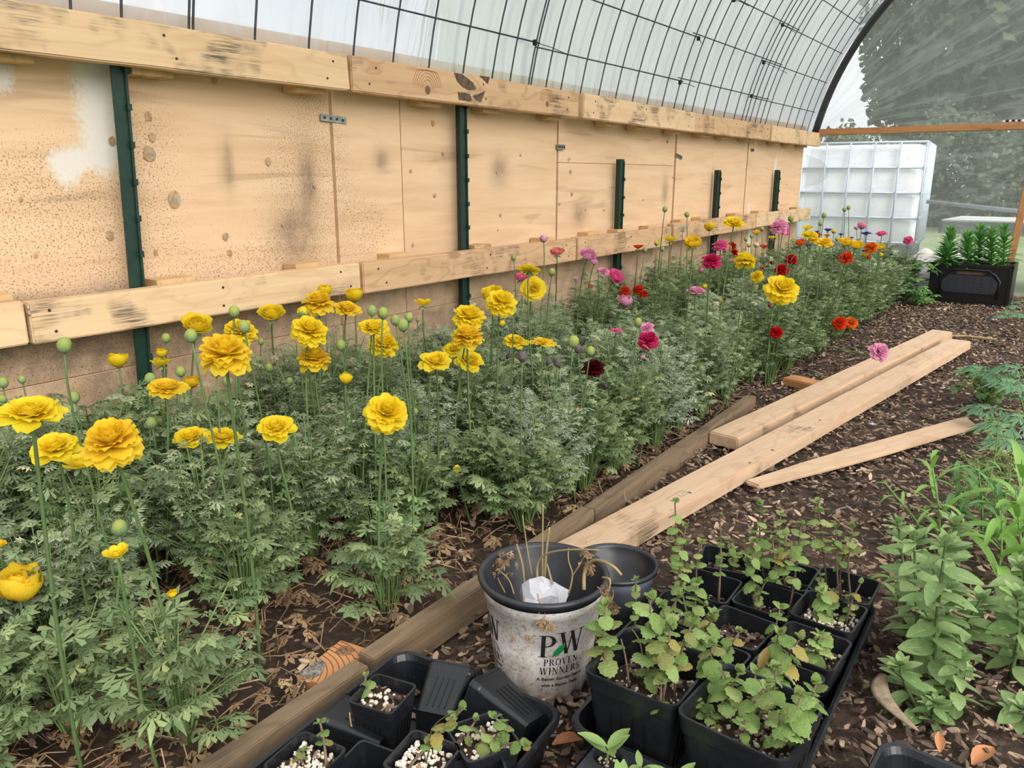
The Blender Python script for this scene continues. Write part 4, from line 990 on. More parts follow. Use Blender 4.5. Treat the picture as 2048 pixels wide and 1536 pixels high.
FLOWERS = [
(62,815,128,'Y','saucer',4,2,'large wide yellow blossom highest at the left edge'),
(218,873,118,'O','double',16,-8,'large golden double blossom in front of the post foot'),
(109,888,98,'Y','saucer',9,-6,'yellow blossom just left of the large golden double one'),
(160,920,78,'Y','simple',4,0,'yellow blossom half hidden under the golden double one'),
(334,770,78,'O','saucer',2,4,'flat orange-yellow blossom against the widest green post'),
(383,764,32,'O','cup',8,10,'half-open golden blossom touching the flat orange-yellow one'),
(394,646,62,'Y','globe',22,10,'smooth yellow blossom leaning right beside the lower rail, left of the big double'),
(449,695,106,'O','double',10,0,'biggest golden double blossom in front of the lower rail'),
(482,656,68,'Y','double',18,12,'yellow blossom behind the biggest golden double'),
(544,622,56,'Y','globe',10,6,'yellow blossom alone against the lower rail'),
(381,869,72,'Y','saucer',7,-4,'pale yellow blossom, left of the touching pair below the big double'),
(446,869,74,'Y','saucer',3,2,'pale yellow blossom, right of the touching pair below the big double'),
(553,850,80,'Y','saucer',12,4,'yellow blossom on a straight stem right of the touching pale pair'),
(236,720,42,'Y','cup',2,0,'round yellow half-open bud with green sepals left of the widest post'),
(323,706,24,'Y','cup',4,0,'small yellow bud head just right of the widest post'),
(322,722,48,'Y','simple',0,0,'small ragged yellow blossom behind the bud at the widest post'),
(620,655,70,'Y','double',26,12,'yellow double blossom tilted right below the rail, first of its cluster'),
(628,709,68,'O','double',2,2,'golden blossom seen edge-on at the top of the feathery leaves'),
(637,598,62,'O','double',8,0,'golden blossom behind a yellow bud on the lower rail'),
(649,581,32,'Y','cup',4,0,'small cupped yellow bud in front of the golden blossom on the rail'),
(694,612,60,'O','saucer',6,10,'golden blossom behind a cupped yellow one at the rail corner'),
(709,590,38,'Y','cup',4,0,'cupped yellow blossom at the rail corner'),
(606,625,28,'Y','bud',2,0,'yellow bud left of the golden blossoms on the rail'),
(748,650,70,'Y','saucer',5,4,'yellow blossom above the frilly double near the green buds'),
(768,684,60,'Y','double',14,4,'frilly yellow double just under the saucer-shaped one'),
(691,757,30,'Y','bud',6,4,'yellow bud low among feathery leaves left of the big tilted blossom'),
(774,820,88,'Y','double',38,8,'large ragged yellow blossom tilted left over the feathery leaves'),
(847,603,44,'Y','simple',2,6,'yellow blossom with one drooping petal, alone before the plywood'),
(871,717,70,'Y','saucer',12,-3,'yellow blossom with a green bud pressed against its underside'),
(908,695,48,'Y','saucer',20,-5,'small yellow blossom wedged between two yellow neighbours'),
(940,717,60,'Y','saucer',20,8,'yellow blossom right of the bud-fronted one'),
(939,628,62,'Y','double',18,8,'upper yellow blossom of the stacked pair near the tall green post'),
(934,666,64,'O','double',6,0,'lower golden frilled blossom of the stacked pair near the tall post'),
(1031,678,52,'Y','saucer',6,8,'yellow blossom with a hanging petal before the pink group'),
(1086,683,58,'O','flat',4,2,'flat golden blossom with green centre before the pink group'),
(986,586,56,'Y','globe',14,0,'front smooth blossom of the large yellow pair right of the tall post'),
(1004,600,60,'Y','double',26,10,'rear ruffled blossom of the large yellow pair right of the tall post'),
(1058,535,48,'Y','saucer',-24,6,'yellow blossom seen from behind above the front-facing one'),
(1067,577,52,'Y','saucer',68,6,'yellow blossom facing forward with a green centre'),
(1004,648,18,'Y','bud',2,0,'small round yellow bud below the large yellow pair'),
(232,1103,58,'Y','simple',8,-3,'small simple yellow blossom low at the left, on twin stems'),
(38,1170,90,'O','cup',6,4,'big cupped golden blossom cut by the left edge, lowest of all'),
(-4,1088,36,'O','simple',4,0,'sliver of golden petals at the left edge'),
(914,937,18,'Y','simple',50,0,'tiny yellow buttercup deep in the silvery leaves'),
(345,1188,20,'Y','cup',10,0,'spent little yellow flower low in the front leaves'),
(1087,478,18,'P','bud',-4,-6,'lone pink bud on a curved stem above the coral blossom'),
(1114,502,34,'C','globe',6,-2,'coral pink blossom against the lower rail'),
(1177,508,38,'P','globe',22,16,'soft pink blossom on the rail seam with drooping lower petals'),
(1190,524,18,'P','simple',30,20,'drooping pink petals under the rail-seam blossom'),
(1042,552,32,'H','globe',4,-6,'pink blossom peeking out left of the front-facing yellow one'),
(1152,556,22,'S','simple',0,0,'pale pink small blossom alone under the rail'),
(1206,541,26,'P','saucer',20,0,'small pink blossom left of the large hot pink one'),
(1233,552,38,'H','globe',34,24,'large hot pink blossom tilted right before the third post'),
(1249,579,26,'E','double',4,0,'left red-orange blossom of the low row by the third post'),
(1277,576,24,'E','double',4,0,'middle red-orange blossom of the low row by the third post'),
(1287,585,20,'E','double',4,0,'right red-orange blossom of the low row by the third post'),
(1250,602,32,'P','cup',6,0,'pale pink cupped blossom under the red-orange row'),
(1233,660,28,'H','flat',2,4,'faded pink flat blossom sunk in the leaves'),
(1294,653,30,'P','saucer',20,0,'light pink blossom right behind the magenta one'),
(1297,676,42,'M','double',24,0,'bright magenta blossom, lowest of the pink group'),
(1188,731,44,'D','double',10,4,'dark maroon blossom in the middle of the bed'),
(1276,492,26,'E','simple',2,0,'red-orange blossom against the lower rail right of the third post'),
(1340,476,34,'Y','simple',-6,2,'yellow blossom seen from below beside the white one'),
(1386,484,44,'O','globe',20,0,'large round golden blossom in front of the rail'),
(1366,455,24,'W','simple',-10,0,'small white blossom behind the large round golden one'),
(1313,487,12,'Y','bud',2,0,'small yellow bud left of the blossom seen from below'),
(1392,578,36,'P','saucer',2,0,'pink blossom low before the red patch'),
(1402,541,12,'H','bud',4,0,'small pink bud below the magenta double'),
(1409,573,12,'Y','bud',4,0,'small yellow-green bud touching the low pink blossom'),
(1419,453,24,'Y','cup',2,0,'cupped yellow blossom up on the rail'),
(1469,441,42,'Y','saucer',12,6,'highest yellow blossom, in front of the farthest lower rail'),
(1442,487,32,'H','double',8,0,'hot pink blossom behind the small golden one'),
(1463,489,22,'R','double',6,8,'red blossom right behind the hot pink one'),
(1451,494,28,'O','globe',4,0,'small golden blossom before the hot pink and red pair'),
(1424,517,38,'M','double',20,4,'full magenta double blossom left of the ragged yellow one'),
(1491,514,44,'Y','double',-20,4,'ragged yellow blossom seen from underneath'),
(1528,492,22,'E','simple',2,0,'orange-red blossom between ragged yellow and red blossoms'),
(1515,463,20,'O','simple',14,0,'small golden blossom below the farthest rail'),
(1545,474,18,'Y','simple',8,0,'small yellow blossom half hidden under the pink cluster'),
(1558,449,36,'P','double',14,-6,'pink cluster blossom before the end of the rail'),
(1568,455,30,'H','double',10,10,'hot pink blossom tucked right of the far pink cluster'),
(1469,503,18,'R','double',6,0,'red blossom left of the ragged yellow one'),
(1466,520,18,'C','simple',6,0,'coral petals hidden below the red blossom'),
(1513,551,26,'Y','double',50,-20,'yellow blossom facing left above the big yellow one'),
(1524,536,9,'R','bud',4,0,'tiny red bud above the big yellow blossom'),
(1544,525,10,'R','bud',4,0,'tiny red bud left of the two red blossoms'),
(1566,574,64,'Y','double',38,10,'biggest far yellow blossom, hanging over the path side'),
(1537,572,32,'Y','simple',8,-20,'yellow side blossom on the left of the biggest far one'),
(1564,536,30,'R','double',8,6,'lower red blossom of the red pair'),
(1583,515,26,'R','double',10,8,'upper red blossom of the red pair'),
(1553,661,28,'R','double',20,4,'red blossom low in the leaves above the path'),
(1540,612,8,'R','bud',4,0,'tiny red bud low below the biggest far yellow blossom'),
(1680,642,30,'E','double',30,-6,'left red-orange blossom of the pair above the path'),
(1702,643,28,'A','double',24,6,'right orange blossom of the pair above the path'),
(1614,454,26,'Y','simple',8,0,'small yellow blossom highest in the far group, left end'),
(1619,467,32,'Y','saucer',12,0,'yellow blossom under the highest far one'),
(1628,477,24,'O','saucer',20,14,'golden petals behind the far orange-red blossom'),
(1602,484,24,'A','globe',10,0,'orange blossom at the left end of the far group'),
(1634,470,18,'E','globe',8,0,'small orange-red blossom before far golden ones'),
(1654,470,16,'A','simple',2,0,'small orange blossom seen from the side in the far group'),
(1649,482,34,'O','saucer',14,0,'wide golden blossom in the middle of the far group'),
(1691,482,30,'O','globe',8,0,'left golden blossom of the far overlapping pair'),
(1714,488,30,'O','globe',16,10,'right golden blossom of the far overlapping pair'),
(1694,512,28,'E','double',24,10,'red-orange blossom under the far golden pair'),
(1691,492,14,'C','simple',6,0,'coral blossom hidden under the far golden pair'),
(1724,451,20,'P','cup',2,4,'half-open pink blossom standing high before the tank'),
(1713,456,10,'P','cup',2,-10,'small pink bud beside the high half-open one'),
(1733,466,22,'V','flat',4,0,'violet blossom just under the high pink one'),
(1764,465,24,'H','saucer',4,0,'pink blossom before the lower right of the tank'),
(1742,492,26,'A','double',20,-6,'far ruffled orange blossom left of a small golden one'),
(1760,493,24,'O','globe',8,0,'small golden blossom at the right end of the far group'),
(1817,478,20,'H','double',20,0,'lone pink blossom farthest right on a long slanting stem'),
(1656,459,18,'V','simple',4,0,'deep violet blossom above the small orange one'),
(1682,468,12,'V','simple',4,0,'little violet blossom right of the deep violet one'),
(1634,463,12,'V','simple',4,0,'dim violet blossom left of the deep violet one'),
(1616,490,14,'V','simple',10,0,'violet blossom beside the far left orange one'),
(1593,494,10,'V','simple',4,0,'tiny violet blossom left of the far left orange one'),
(1717,476,18,'W','simple',8,0,'white blossom behind the far golden pair'),
(1703,475,10,'E','simple',8,0,'red speck of a blossom behind the far golden pair'),
(1728,501,14,'V','simple',10,0,'violet blossom under the far ruffled orange one'),
(1737,514,12,'E','cup',10,0,'small coral red bud under the far ruffled orange one'),
(1782,508,10,'V','simple',-6,0,'dark blue small blossom at the right end of the bed'),
(1668,463,11,'Y','bud',2,0,'yellow-green bud between violet blossoms'),
(1674,478,10,'Y','bud',2,0,'yellow-green bud left of the far golden pair'),
(1729,509,12,'Y','bud',2,0,'yellow bud under the violet blossom near the far right'),
(1761,510,11,'Y','bud',2,0,'yellow bud under the small far right golden blossom'),
(1750,502,8,'Y','bud',2,0,'tiny yellow bud between far orange and golden blossoms'),
(1459,563,10,'Y','bud',4,0,'yellow-green bud deep in the leaves left of the biggest far blossom'),
(1443,602,9,'Y','bud',4,0,'tiny yellow bud low before the far leaves'),
(1498,491,10,'Y','bud',2,0,'tiny yellow bud above the ragged yellow blossom'),
(1512,490,13,'W','bud',2,0,'cream bud right of the ragged yellow blossom'),
(1285,715,12,'P','bud',4,0,'tiny pink bud below the magenta blossom'),
(1181,573,11,'E','bud',2,0,'small red-tipped bud before the plywood left of the third post'),
(1197,540,8,'P','bud',2,0,'tiny pink bud above the small pink blossom'),
]
for r_ in FLOWERS:
    u, v = r_[0], r_[1]
    xm = -.80
    if (u, v) in ((1566, 574), (1537, 572)): xm = -.66
    elif (u, v) in ((38, 1170), (-4, 1088), (774, 820)): xm = -.70
    elif u > 1640 and v < 530: xm = -.72 if u < 1800 else -.66
    elif (u, v) in ((1680, 642), (1702, 643)): xm = -.70
    dep_ = None
    if (u, v) == (60, 1105): dep_ = .95
    if (u, v) in ((345, 1188), (914, 937)): dep_ = 1.0 if u < 500 else 1.55
    if (u, v) == (232, 1103): dep_ = .84
    place_flower(*r_, xmax=xm, depth=dep_)
# the pink one that arches over the planks
def yplane(u, v, y): return gy(u, v, y)
sp = [gz(1510, 760, .01)] ; sp[0] = Vector((-.92, 2.62, .01))
sp += [yplane(1560, 700, 2.62), yplane(1610, 692, 2.60), yplane(1665, 694, 2.57), yplane(1710, 704, 2.55), yplane(1740, 712, 2.53)]
dpt = (yplane(1762, 701, 2.52) - CAM).dot(_F)
place_flower(1762, 701, 38, 'P', 'double', 40, 30, 'pink blossom on a long stem arching out over the planks', stem_px=sp, depth=dpt)
BUDS = [
(129,690,32,'green','large green bud before the torn edge of the lower rail'),(148,794,24,'green','green bud on a hairy stem above the golden double'),
(44,759,16,'green','small green bud before the plywood near the left edge'),(6,765,22,'green','green bud touching the left edge above the large yellow blossom'),
(5,798,18,'green','lower green bud at the left edge'),(332,676,20,'green','green bud just right of the widest post'),
(303,845,24,'green','green bud below the flat orange-yellow blossom'),(300,757,24,'green','green bud tucked left of the flat orange-yellow blossom'),
(305,790,18,'green','green bud under the left end of the flat orange-yellow blossom'),(361,743,22,'green','green bud above the half-open golden blossom'),
(468,623,24,'green','yellow-green bud above the rear yellow blossom, on the rail'),(488,653,26,'green','green bud in front of the rear yellow blossom'),
(382,671,28,'green','striped green bud directly under the leaning smooth blossom'),(432,742,24,'green','green bud with yellow tip under the biggest double'),
(455,763,22,'green','paler bud behind the stem of the biggest double'),(538,735,18,'green','small green bud alone in front of the lower plywood'),
(579,762,16,'green','green bud low at the leaf tops left of the edge-on golden blossom'),(682,690,22,'green','pale green bud right of the edge-on golden blossom'),
(522,683,14,'green','narrow green bud on the stem under the lone rail blossom'),(744,621,22,'green','green bud above the saucer blossom, left of three'),
(766,626,24,'green','yellowish bud above the saucer blossom, middle of three'),(791,640,22,'green','green bud above the saucer blossom, right of three'),
(818,635,20,'green','green bud right beside the three above the saucer blossom'),(806,650,26,'green','yellow-tipped bud below the green buds beside the saucer'),
(835,640,9,'green','thin tiny green bud left of the drooping-petal blossom'),(881,674,13,'dark','small dark bud before the plywood right of the drooping-petal blossom'),
(916,628,18,'green','pale bud touching the upper stacked yellow blossom'),(862,738,22,'green','green bud pressed against the saucer blossom it fronts'),
(1027,621,18,'green','pale green striped bud on a long leaning stem below the large pair'),(1034,604,11,'green','green bud beside the large yellow pair'),
(1054,602,13,'green','yellow-green bud under the front-facing yellow blossom'),(1027,515,12,'green','small green bud against the rail left of the seen-from-behind blossom'),
(1104,544,16,'green','yellow-green bud under the coral blossom'),(1045,713,22,'dark','dark striped bud below the flat golden blossom, right of two'),
(1018,713,14,'dark','grey-purple bud below the flat golden blossom, left of two'),(1147,683,26,'green','large grey-green bud right of the flat golden blossom'),
(1156,697,18,'dark','maroon-tipped bud touching the large grey-green bud'),(1181,702,20,'green','round green bud above the maroon blossom'),
(1115,725,18,'dark','grey bud left of the maroon blossom'),(1098,724,16,'dark','smaller grey bud farther left of the maroon blossom'),
(1276,644,18,'green','striped green bud left of the light pink blossom'),(1285,775,10,'green','tiny bud on a long stem below the pink group'),
(830,823,15,'green','long pale bud right of the big tilted yellow blossom'),(239,1055,34,'green','large green bud just above the small simple blossom'),
(1212,771,12,'dark','small dark bud low right of the maroon blossom'),(1330,418,12,'green','highest green bud before the plywood'),
(1374,429,11,'green','small green bud below and right of the highest one'),(1325,498,10,'green','green bud beside the blossom seen from below'),
(1290,500,10,'green','green bud right of the red-orange rail blossom'),(1582,437,13,'green','yellow-green bud right of the far pink cluster'),
(1648,430,11,'green','green bud before the tank, left of the tall twins'),(1641,447,10,'green','lower green bud before the tank'),
(1689,419,9,'green','left bud of the tall twin buds before the tank'),(1697,415,9,'green','right bud of the tall twin buds before the tank'),
(1524,458,9,'green','grey-green bud right of the small golden far blossom'),(1543,461,9,'green','green bud left of the far pink cluster'),
(1492,478,9,'green','green bud under the highest yellow blossom'),(1503,472,8,'green','thin green bud beside the small far golden blossom'),
(690,470,1,'skip',''),(1180,726,14,'dark','grey bud just left below the maroon blossom'),(1104,752,12,'green','pale long bud below the grey buds'),
]
for (u, v, w, ty, lab) in BUDS:
    if ty == 'skip': continue
    # depth: buds stand among the neighbouring stems; a bud is 18 to 26 mm across near, kept inside the bed
    zt = None
    d = ray(u, v)
    place_flower(u, v, w, None, ty, 6, random.uniform(-8, 8), lab, depth=None, xmax=-.84)

# ------------------------------------------------------------------ pots and trays
def rsq(w, z, r=.12, d=None, cx=0, cy=0, npc=7):
    d = d or w; rr = r * w; pts = []
    for (sx_, sy_, a0) in ((1, -1, -90), (1, 1, 0), (-1, 1, 90), (-1, -1, 180)):
        for k in range(npc + 1):
            a = R(a0 + 90 * k / npc); pts.append((cx + sx_ * (w / 2 - rr) + rr * math.cos(a), cy + sy_ * (d / 2 - rr) + rr * math.sin(a), z))
    return pts
_pm = {}
def pot_mesh(rim, base, h):
    key = (rim, base, h)
    if key in _pm: return _pm[key]
    b = MB(); th = .0018; lh = h * .17
    wl = base + (rim - base) * ((h - lh) / h) * .93
    b.loft([rsq(base * .9, .003), rsq(base, 0), rsq(base, .004), rsq(wl, h - lh), rsq(rim * .965, h - lh + .002), rsq(rim * .985, h - .004), rsq(rim, h - .004), rsq(rim, h),
            rsq(rim - .006, h), rsq(rim * .965 - 2 * th, h - .004), rsq(rim * .94 - 2 * th, h - lh), rsq(wl - 2 * th, h - lh - .002), rsq(base - 2 * th, .005), rsq(base * .3, .005)], (True, True))
    body = b.mesh('pot_body', M['pot'], False)
    rbm = MB()
    for s in range(4):
        m = Matrix.Rotation(s * math.pi / 2, 4, 'Z')
        for k in (-1.5, -.5, .5, 1.5):
            z0, z1 = h * .12, h * .68; y0 = base / 2 + (wl - base) / 2 * (z0 / (h - lh)); y1 = base / 2 + (wl - base) / 2 * (z1 / (h - lh)); x = k * base * .17; w_ = .0007
            rbm.add([(x - w_, -y0 - .0008, z0), (x + w_, -y0 - .0008, z0), (x + w_, -y1 - .0008, z1), (x - w_, -y1 - .0008, z1), (x - w_, -y0 + .001, z0), (x + w_, -y0 + .001, z0), (x + w_, -y1 + .001, z1), (x - w_, -y1 + .001, z1)],
                    [(0, 1, 2, 3), (0, 3, 7, 4), (1, 5, 6, 2), (3, 2, 6, 7), (0, 4, 5, 1)], 0, m)
    _pm[key] = (body, rbm.mesh('moulded_ribs', M['tie'])); return _pm[key]
def soil_parts(t, w, z, perl, seed, bark=0):
    rnd = random.Random(seed); b = MB(); n = 14
    for j in range(n + 1):
        for i in range(n + 1):
            x = (i / n - .5) * w; y_ = (j / n - .5) * w; b.v.append((x, y_, z + .006 * noise.noise(Vector((x * 60, y_ * 60, seed))) + .002 * rnd.random()))
    for j in range(n):
        for i in range(n): a = j * (n + 1) + i; b.f.append((a, a + 1, a + n + 2, a + n + 1)); b.m.append(0)
    b.obj('soil', M['soil'], t)
    if perl:
        p = MB()
        for k in range(perl): p.blob((rnd.uniform(-.45, .45) * w, rnd.uniform(-.45, .45) * w, z + .005), rnd.uniform(.0012, .0034), seed * 50 + k, 6, 4, .25)
        o = p.obj('perlite', M['perlite'], t); o['kind'] = 'stuff'
    if bark:
        p = MB()
        for k in range(bark):
            vs, fs = chip_geo(rnd, 1, .5, .2); m = Matrix.Translation((rnd.uniform(-.42, .42) * w, rnd.uniform(-.42, .42) * w, z + .006)) @ Matrix.Rotation(rnd.uniform(0, 6), 4, 'Z') @ Matrix.Rotation(rnd.gauss(0, .4), 4, 'X') @ Matrix.Scale(rnd.uniform(.006, .016), 4); p.add(vs, fs, 0, m)
        o = p.obj('bark_bits', M['chip'], t); o['kind'] = 'stuff'
def pot(x, y, z, rim, h, rz, lab, seed, perl=60, soil=.72, bark=20, grp='black square nursery pots', rot=None):
    t = empty('square_pot', (x, y, z), rz); tag(t, lab, 'plant pot', grp)
    if rot is not None: t.rotation_euler = rot
    body, rb_ = pot_mesh(rim, rim * .70, h); link('pot_body', body, t, mat=M['pot'] if seed % 3 else M['pot']); link('moulded_ribs', rb_, t)
    if soil: soil_parts(t, (rim * .70 + rim * .22 * soil) * .97, h * soil, perl, seed, bark)
    return t
def tray_obj(cx, cy, wx, wy, h, rz, lab, z=.002):
    t = empty('seed_tray', (cx, cy, z), rz); tag(t, lab, 'tray')
    b = MB(); W_, D_ = wx, wy
    def lp(dw, zz, r=.10): return rsq(W_ + dw, zz, r * wx / (W_ + dw), D_ + dw)
    b.loft([lp(-.036, .0), lp(-.030, .002), lp(-.014, h - .012), lp(-.004, h - .010), lp(.0, h - .010), lp(.002, h - .003), lp(-.003, h + .001), lp(-.012, h), lp(-.018, h - .008), lp(-.036, .005), lp(-.16, .004)], (True, True))
    b.obj('tray_body', M['tray'], t, False)
    b = MB()
    for k in range(-4, 5):
        yy = k * wy / 10; b.box(-wx / 2 + .03, wx / 2 - .03, yy - .002, yy + .002, .004, .007)
    b.obj('floor_ribs', M['tray'], t); return t
# right tray (280 x 540)
tray_obj(-.314, 1.008, .28, .54, .060, R(1.6), 'long black tray under the crowded pots of mint')
TZ = .008
P9 = .092
pots_r = {}
def rp_(key, u, v, z, rim, h, rz, lab, seed, **k):
    pass
POTS = [  # key, x, y, rim, h, rot, label, perlite, soil level, bark
 ('L7', -.425, 1.235, .088, .082, 14, 'rotated black pot at the far left corner of the mint tray', 0, .55, 30),
 ('L6', -.415, 1.130, .090, .082, 2, 'black pot in the far left row holding thin crossed stems', 20, .5, 20),
 ('L5', -.425, 1.042, .088, .078, 0, 'black pot with a cut woody stub in the left row', 20, .6, 20),
 ('L4', -.428, .950, .088, .078, 0, 'black pot mostly hidden by mint behind the big left pot', 30, .6, 20),
 ('M6', -.325, 1.245, .094, .082, 2, 'black pot at the far middle of the tray with dense thin stems', 20, .5, 20),
 ('M5', -.322, 1.150, .092, .080, -2, 'black pot with a thick slanted cut stub, middle row', 10, .5, 30),
 ('M4', -.330, 1.035, .092, .084, -5, 'black pot filled with bare bark and no upright plant', 10, .66, 60),
 ('M3', -.336, .940, .090, .082, -4, 'black pot with perlite and yellowing mint, middle row', 70, .66, 10),
 ('R6', -.232, 1.258, .096, .084, 0, 'black pot at the far right corner holding tall thin mint', 20, .6, 30),
 ('R5', -.230, 1.150, .094, .090, -3, 'black pot with pale pebbly soil and one leaning mint, right row', 110, .74, 10),
 ('R4', -.228, 1.040, .094, .090, -3, 'black pot at the right with reddish soil under a leafy mint', 50, .70, 20),
 ('R3', -.236, .935, .092, .090, -3, 'black pot in the right row just behind the big right pot', 20, .6, 30),
]
pp = {}
for i, (k, x, y, rim, h, rz, lab, pe, so, ba) in enumerate(POTS):
    pot(x, y, TZ, rim, h, R(rz), lab, 100 + i, pe, so, ba); pp[k] = (x, y, TZ + h * so)
pot(-.362, .800, TZ, .127, .140, R(0), 'large black pot at the left front of the mint tray', 121, 60, .70, 40); pp['A'] = (-.362, .800, TZ + .098)
pot(-.228, .788, TZ + .002, .130, .140, R(-4), 'large black pot at the right front, crowded with leafy mint', 122, 130, .74, 60); pp['B'] = (-.228, .788, TZ + .104)

# left tray
c = gz(803, 1296, .065); a8 = R(5)
ux = Vector((math.cos(a8), math.sin(a8), 0)); uy = Vector((-math.sin(a8), math.cos(a8), 0))
tl = Vector((c.x, c.y, 0)); ctr = tl + ux * .137 - uy * .268
tray_obj(ctr.x, ctr.y, .274, .536, .065, a8, 'black tray of small mixed and toppled pots at the bottom left')
S = .066
def at(u, v, z): p = gz(u, v, z); return p.x, p.y
x, y = at(766, 1386, .098); pot(x, y, .012, S, .086, R(12), 'small upright pot with perlite and one mint sprig near the tray corner', 131, 40, .80, 10); pp['a'] = (x, y, .082)
x, y = at(610, 1512, .098); pot(x, y, .008, S * 1.05, .088, R(8), 'small pot full of white perlite beside the edging board', 132, 110, .82, 6); pp['b'] = (x, y, .082)
x, y = at(845, 1508, .098); pot(x, y, .008, S * 1.05, .088, R(10), 'small pot heaped with pale perlite at the bottom centre', 133, 150, .82, 6); pp['c'] = (x, y, .084)
x, y = at(966, 1468, .098); pot(x, y, .008, S * 1.08, .088, R(-28), 'small pot with sprawling mint at the right side of the left tray', 134, 80, .84, 10); pp['d'] = (x, y, .084)
x, y = at(735, 1528, .085); pot(x, y, .008, S, .076, R(10), 'small empty black pot between the perlite pots', 135, 0, 0, 0)
# toppled pots: axis direction given by euler
def aim(t, base, tip, roll=0):
    d_ = (Vector(tip) - Vector(base)).normalized(); t.rotation_euler = (d_.to_track_quat('Z', 'Y') @ Quaternion((0, 0, 1), roll)).to_euler(); t.location = base
t = pot(0, 0, 0, S * 1.04, .088, 0, 'small black pot toppled with its ribbed side up, rim away', 136, 0, 0, 0); aim(t, gz(866, 1455, .040), gz(896, 1385, .046), R(3))
t = pot(0, 0, 0, S * 1.08, .092, 0, 'small black pot toppled against the right rim of the left tray', 137, 0, 0, 0); aim(t, gz(1062, 1470, .036), gz(985, 1412, .050), R(14))
t = pot(0, 0, 0, S, .088, 0, 'small black pot lying flat between upright ones in the left tray', 138, 0, 0, 0); aim(t, gz(775, 1498, .033), gz(688, 1462, .038), R(6))
x, y = at(960, 1560, .085); pot(x, y, .008, S, .080, R(-40), 'corner of a small black pot at the bottom edge', 139, 0, 0, 0)

# bottom right tray and cell tray
p = gz(1745, 1475, .06); tray_obj(p.x + .132, p.y - .262, .27, .53, .060, R(-3), 'dusty black tray at the bottom right corner')
p = gz(1215, 1478, .075)
def cell_tray():
    t = empty('cell_tray', (p.x - .008, p.y - .0, .0), R(1)); tag(t, 'grey-black cell tray with seedlings at the bottom edge', 'tray')
    b = MB(); w, d, h = .135, .22, .078; n = 22
    cells = [(.024, -.030), (.067, -.030), (.110, -.030), (.024, -.075), (.067, -.075), (.110, -.075), (.024, -.12), (.067, -.12), (.110, -.12)]
    # top sheet with round holes: square cell patch to circle
    b.box(-.002, w + .002, -d, 0, .0, .004)
    for (cx, cy) in cells:
        nn = 16; r_ = .0175; sq = []; ci = []
        for k in range(nn):
            a = 2 * math.pi * k / nn; ca, sa = math.cos(a), math.sin(a); m_ = max(abs(ca), abs(sa)); sq.append((cx + .0215 * ca / m_, cy + .0225 * sa / m_, h)); ci.append((cx + r_ * ca, cy + r_ * sa, h))
        b.loft([sq, ci, [(q[0], q[1], h - .003) for q in ci], [(cx + (q[0] - cx) * .75, cy + (q[1] - cy) * .75, h - .05) for q in ci]], (False, True))
    b.loft([rsq(.139, h - .0005, .06, .145, w / 2, -.075), rsq(.139, h - .012, .06, .145, w / 2, -.075), rsq(.130, .004, .06, .136, w / 2, -.075)], (False, False))
    b.obj('tray_body', M['pot2'], t)
    s = MB()
    for i, (cx, cy) in enumerate(cells): s.tube([(cx, cy, h - .04), (cx, cy, h - .010)], .0155, 10)
    o = s.obj('soil_plugs', M['soil'], t); o['kind'] = 'stuff'
    pr = MB(); rnd = random.Random(3)
    for (cx, cy) in cells:
        for k in range(16): a = rnd.uniform(0, 6.28); q = rnd.uniform(0, .014); pr.blob((cx + q * math.cos(a), cy + q * math.sin(a), h - .008), rnd.uniform(.001, .0022), k, 5, 4, .2)
    o = pr.obj('perlite', M['perlite'], t); o['kind'] = 'stuff'
    return t.location.copy(), cells, h
ctl, cells, chh = cell_tray()

# ------------------------------------------------------------------ generic leaves
def blade(n=6, w=.28, fold=.12, droop=.25, tip=.05, rib=True, prof=None):
    """leaf of unit length along +X, up +Z"""
    b = MB(); vs = []; fs = []
    for i in range(n + 1):
        s = i / n; ww = w * (prof(s) if prof else (math.sin(math.pi * min(1, s * .95 + .03)) ** .8)); z = -droop * s * s
        vs += [(s, -ww, z + fold * ww), (s, -ww * .5, z + fold * .35 * ww), (s, 0, z), (s, ww * .5, z + fold * .35 * ww), (s, ww, z + fold * ww)]
    for i in range(n):
        for j in range(4): a = i * 5 + j; fs.append((a, a + 5, a + 6, a + 1))
    b.add(vs, fs)
    if rib: b.add([(0, -.014, .002), (0, .014, .002), (.92, .003, -droop * .85 + .004), (.92, -.003, -droop * .85 + .004), (.5, .010, -droop * .25 + .006), (.5, -.010, -droop * .25 + .006)], [(0, 1, 4, 5), (5, 4, 2, 3)], 1)
    return b
def mint_leaf(seed):
    rnd = random.Random(seed); b = MB(); vs = [(.5, 0, .05)]; n = 22; dr = rnd.uniform(.2, .7)
    for r_ in (.36, .7, 1.0):
        for k in range(n):
            a = 2 * math.pi * k / n; q = r_ * (1 + (.085 if k % 2 else -.03) * (r_ > .9))
            x = .5 + .52 * q * math.cos(a); y = .43 * q * math.sin(a) * (1.1 - .28 * math.cos(a))
            vs.append((x, y, .09 * math.cos(y * 5) - dr * max(0, x - .35) ** 2 + .035 * math.sin(x * 26 - abs(y) * 22) * r_ + rnd.uniform(-.022, .022) + .16 * abs(y)))
    fs = [(0, 1 + k, 1 + (k + 1) % n) for k in range(n)]
    for r_ in (0, 1): fs += [(1 + r_ * n + k, 1 + r_ * n + n + k, 1 + r_ * n + n + (k + 1) % n, 1 + r_ * n + (k + 1) % n) for k in range(n)]
    b.add(vs, fs); return b.mesh('leaf', M['mint'], True)
ML = [mint_leaf(s) for s in range(5)]
def leaf_at(me, parent, pos, az, elev, size, mat=None, roll=0.0, name='leaf'):
    o = link(name, me, parent, pos, None, size, mat)
    o.rotation_euler = (Quaternion((0, 0, 1), az) @ Quaternion((0, 1, 0), -elev) @ Quaternion((1, 0, 0), roll)).to_euler(); return o
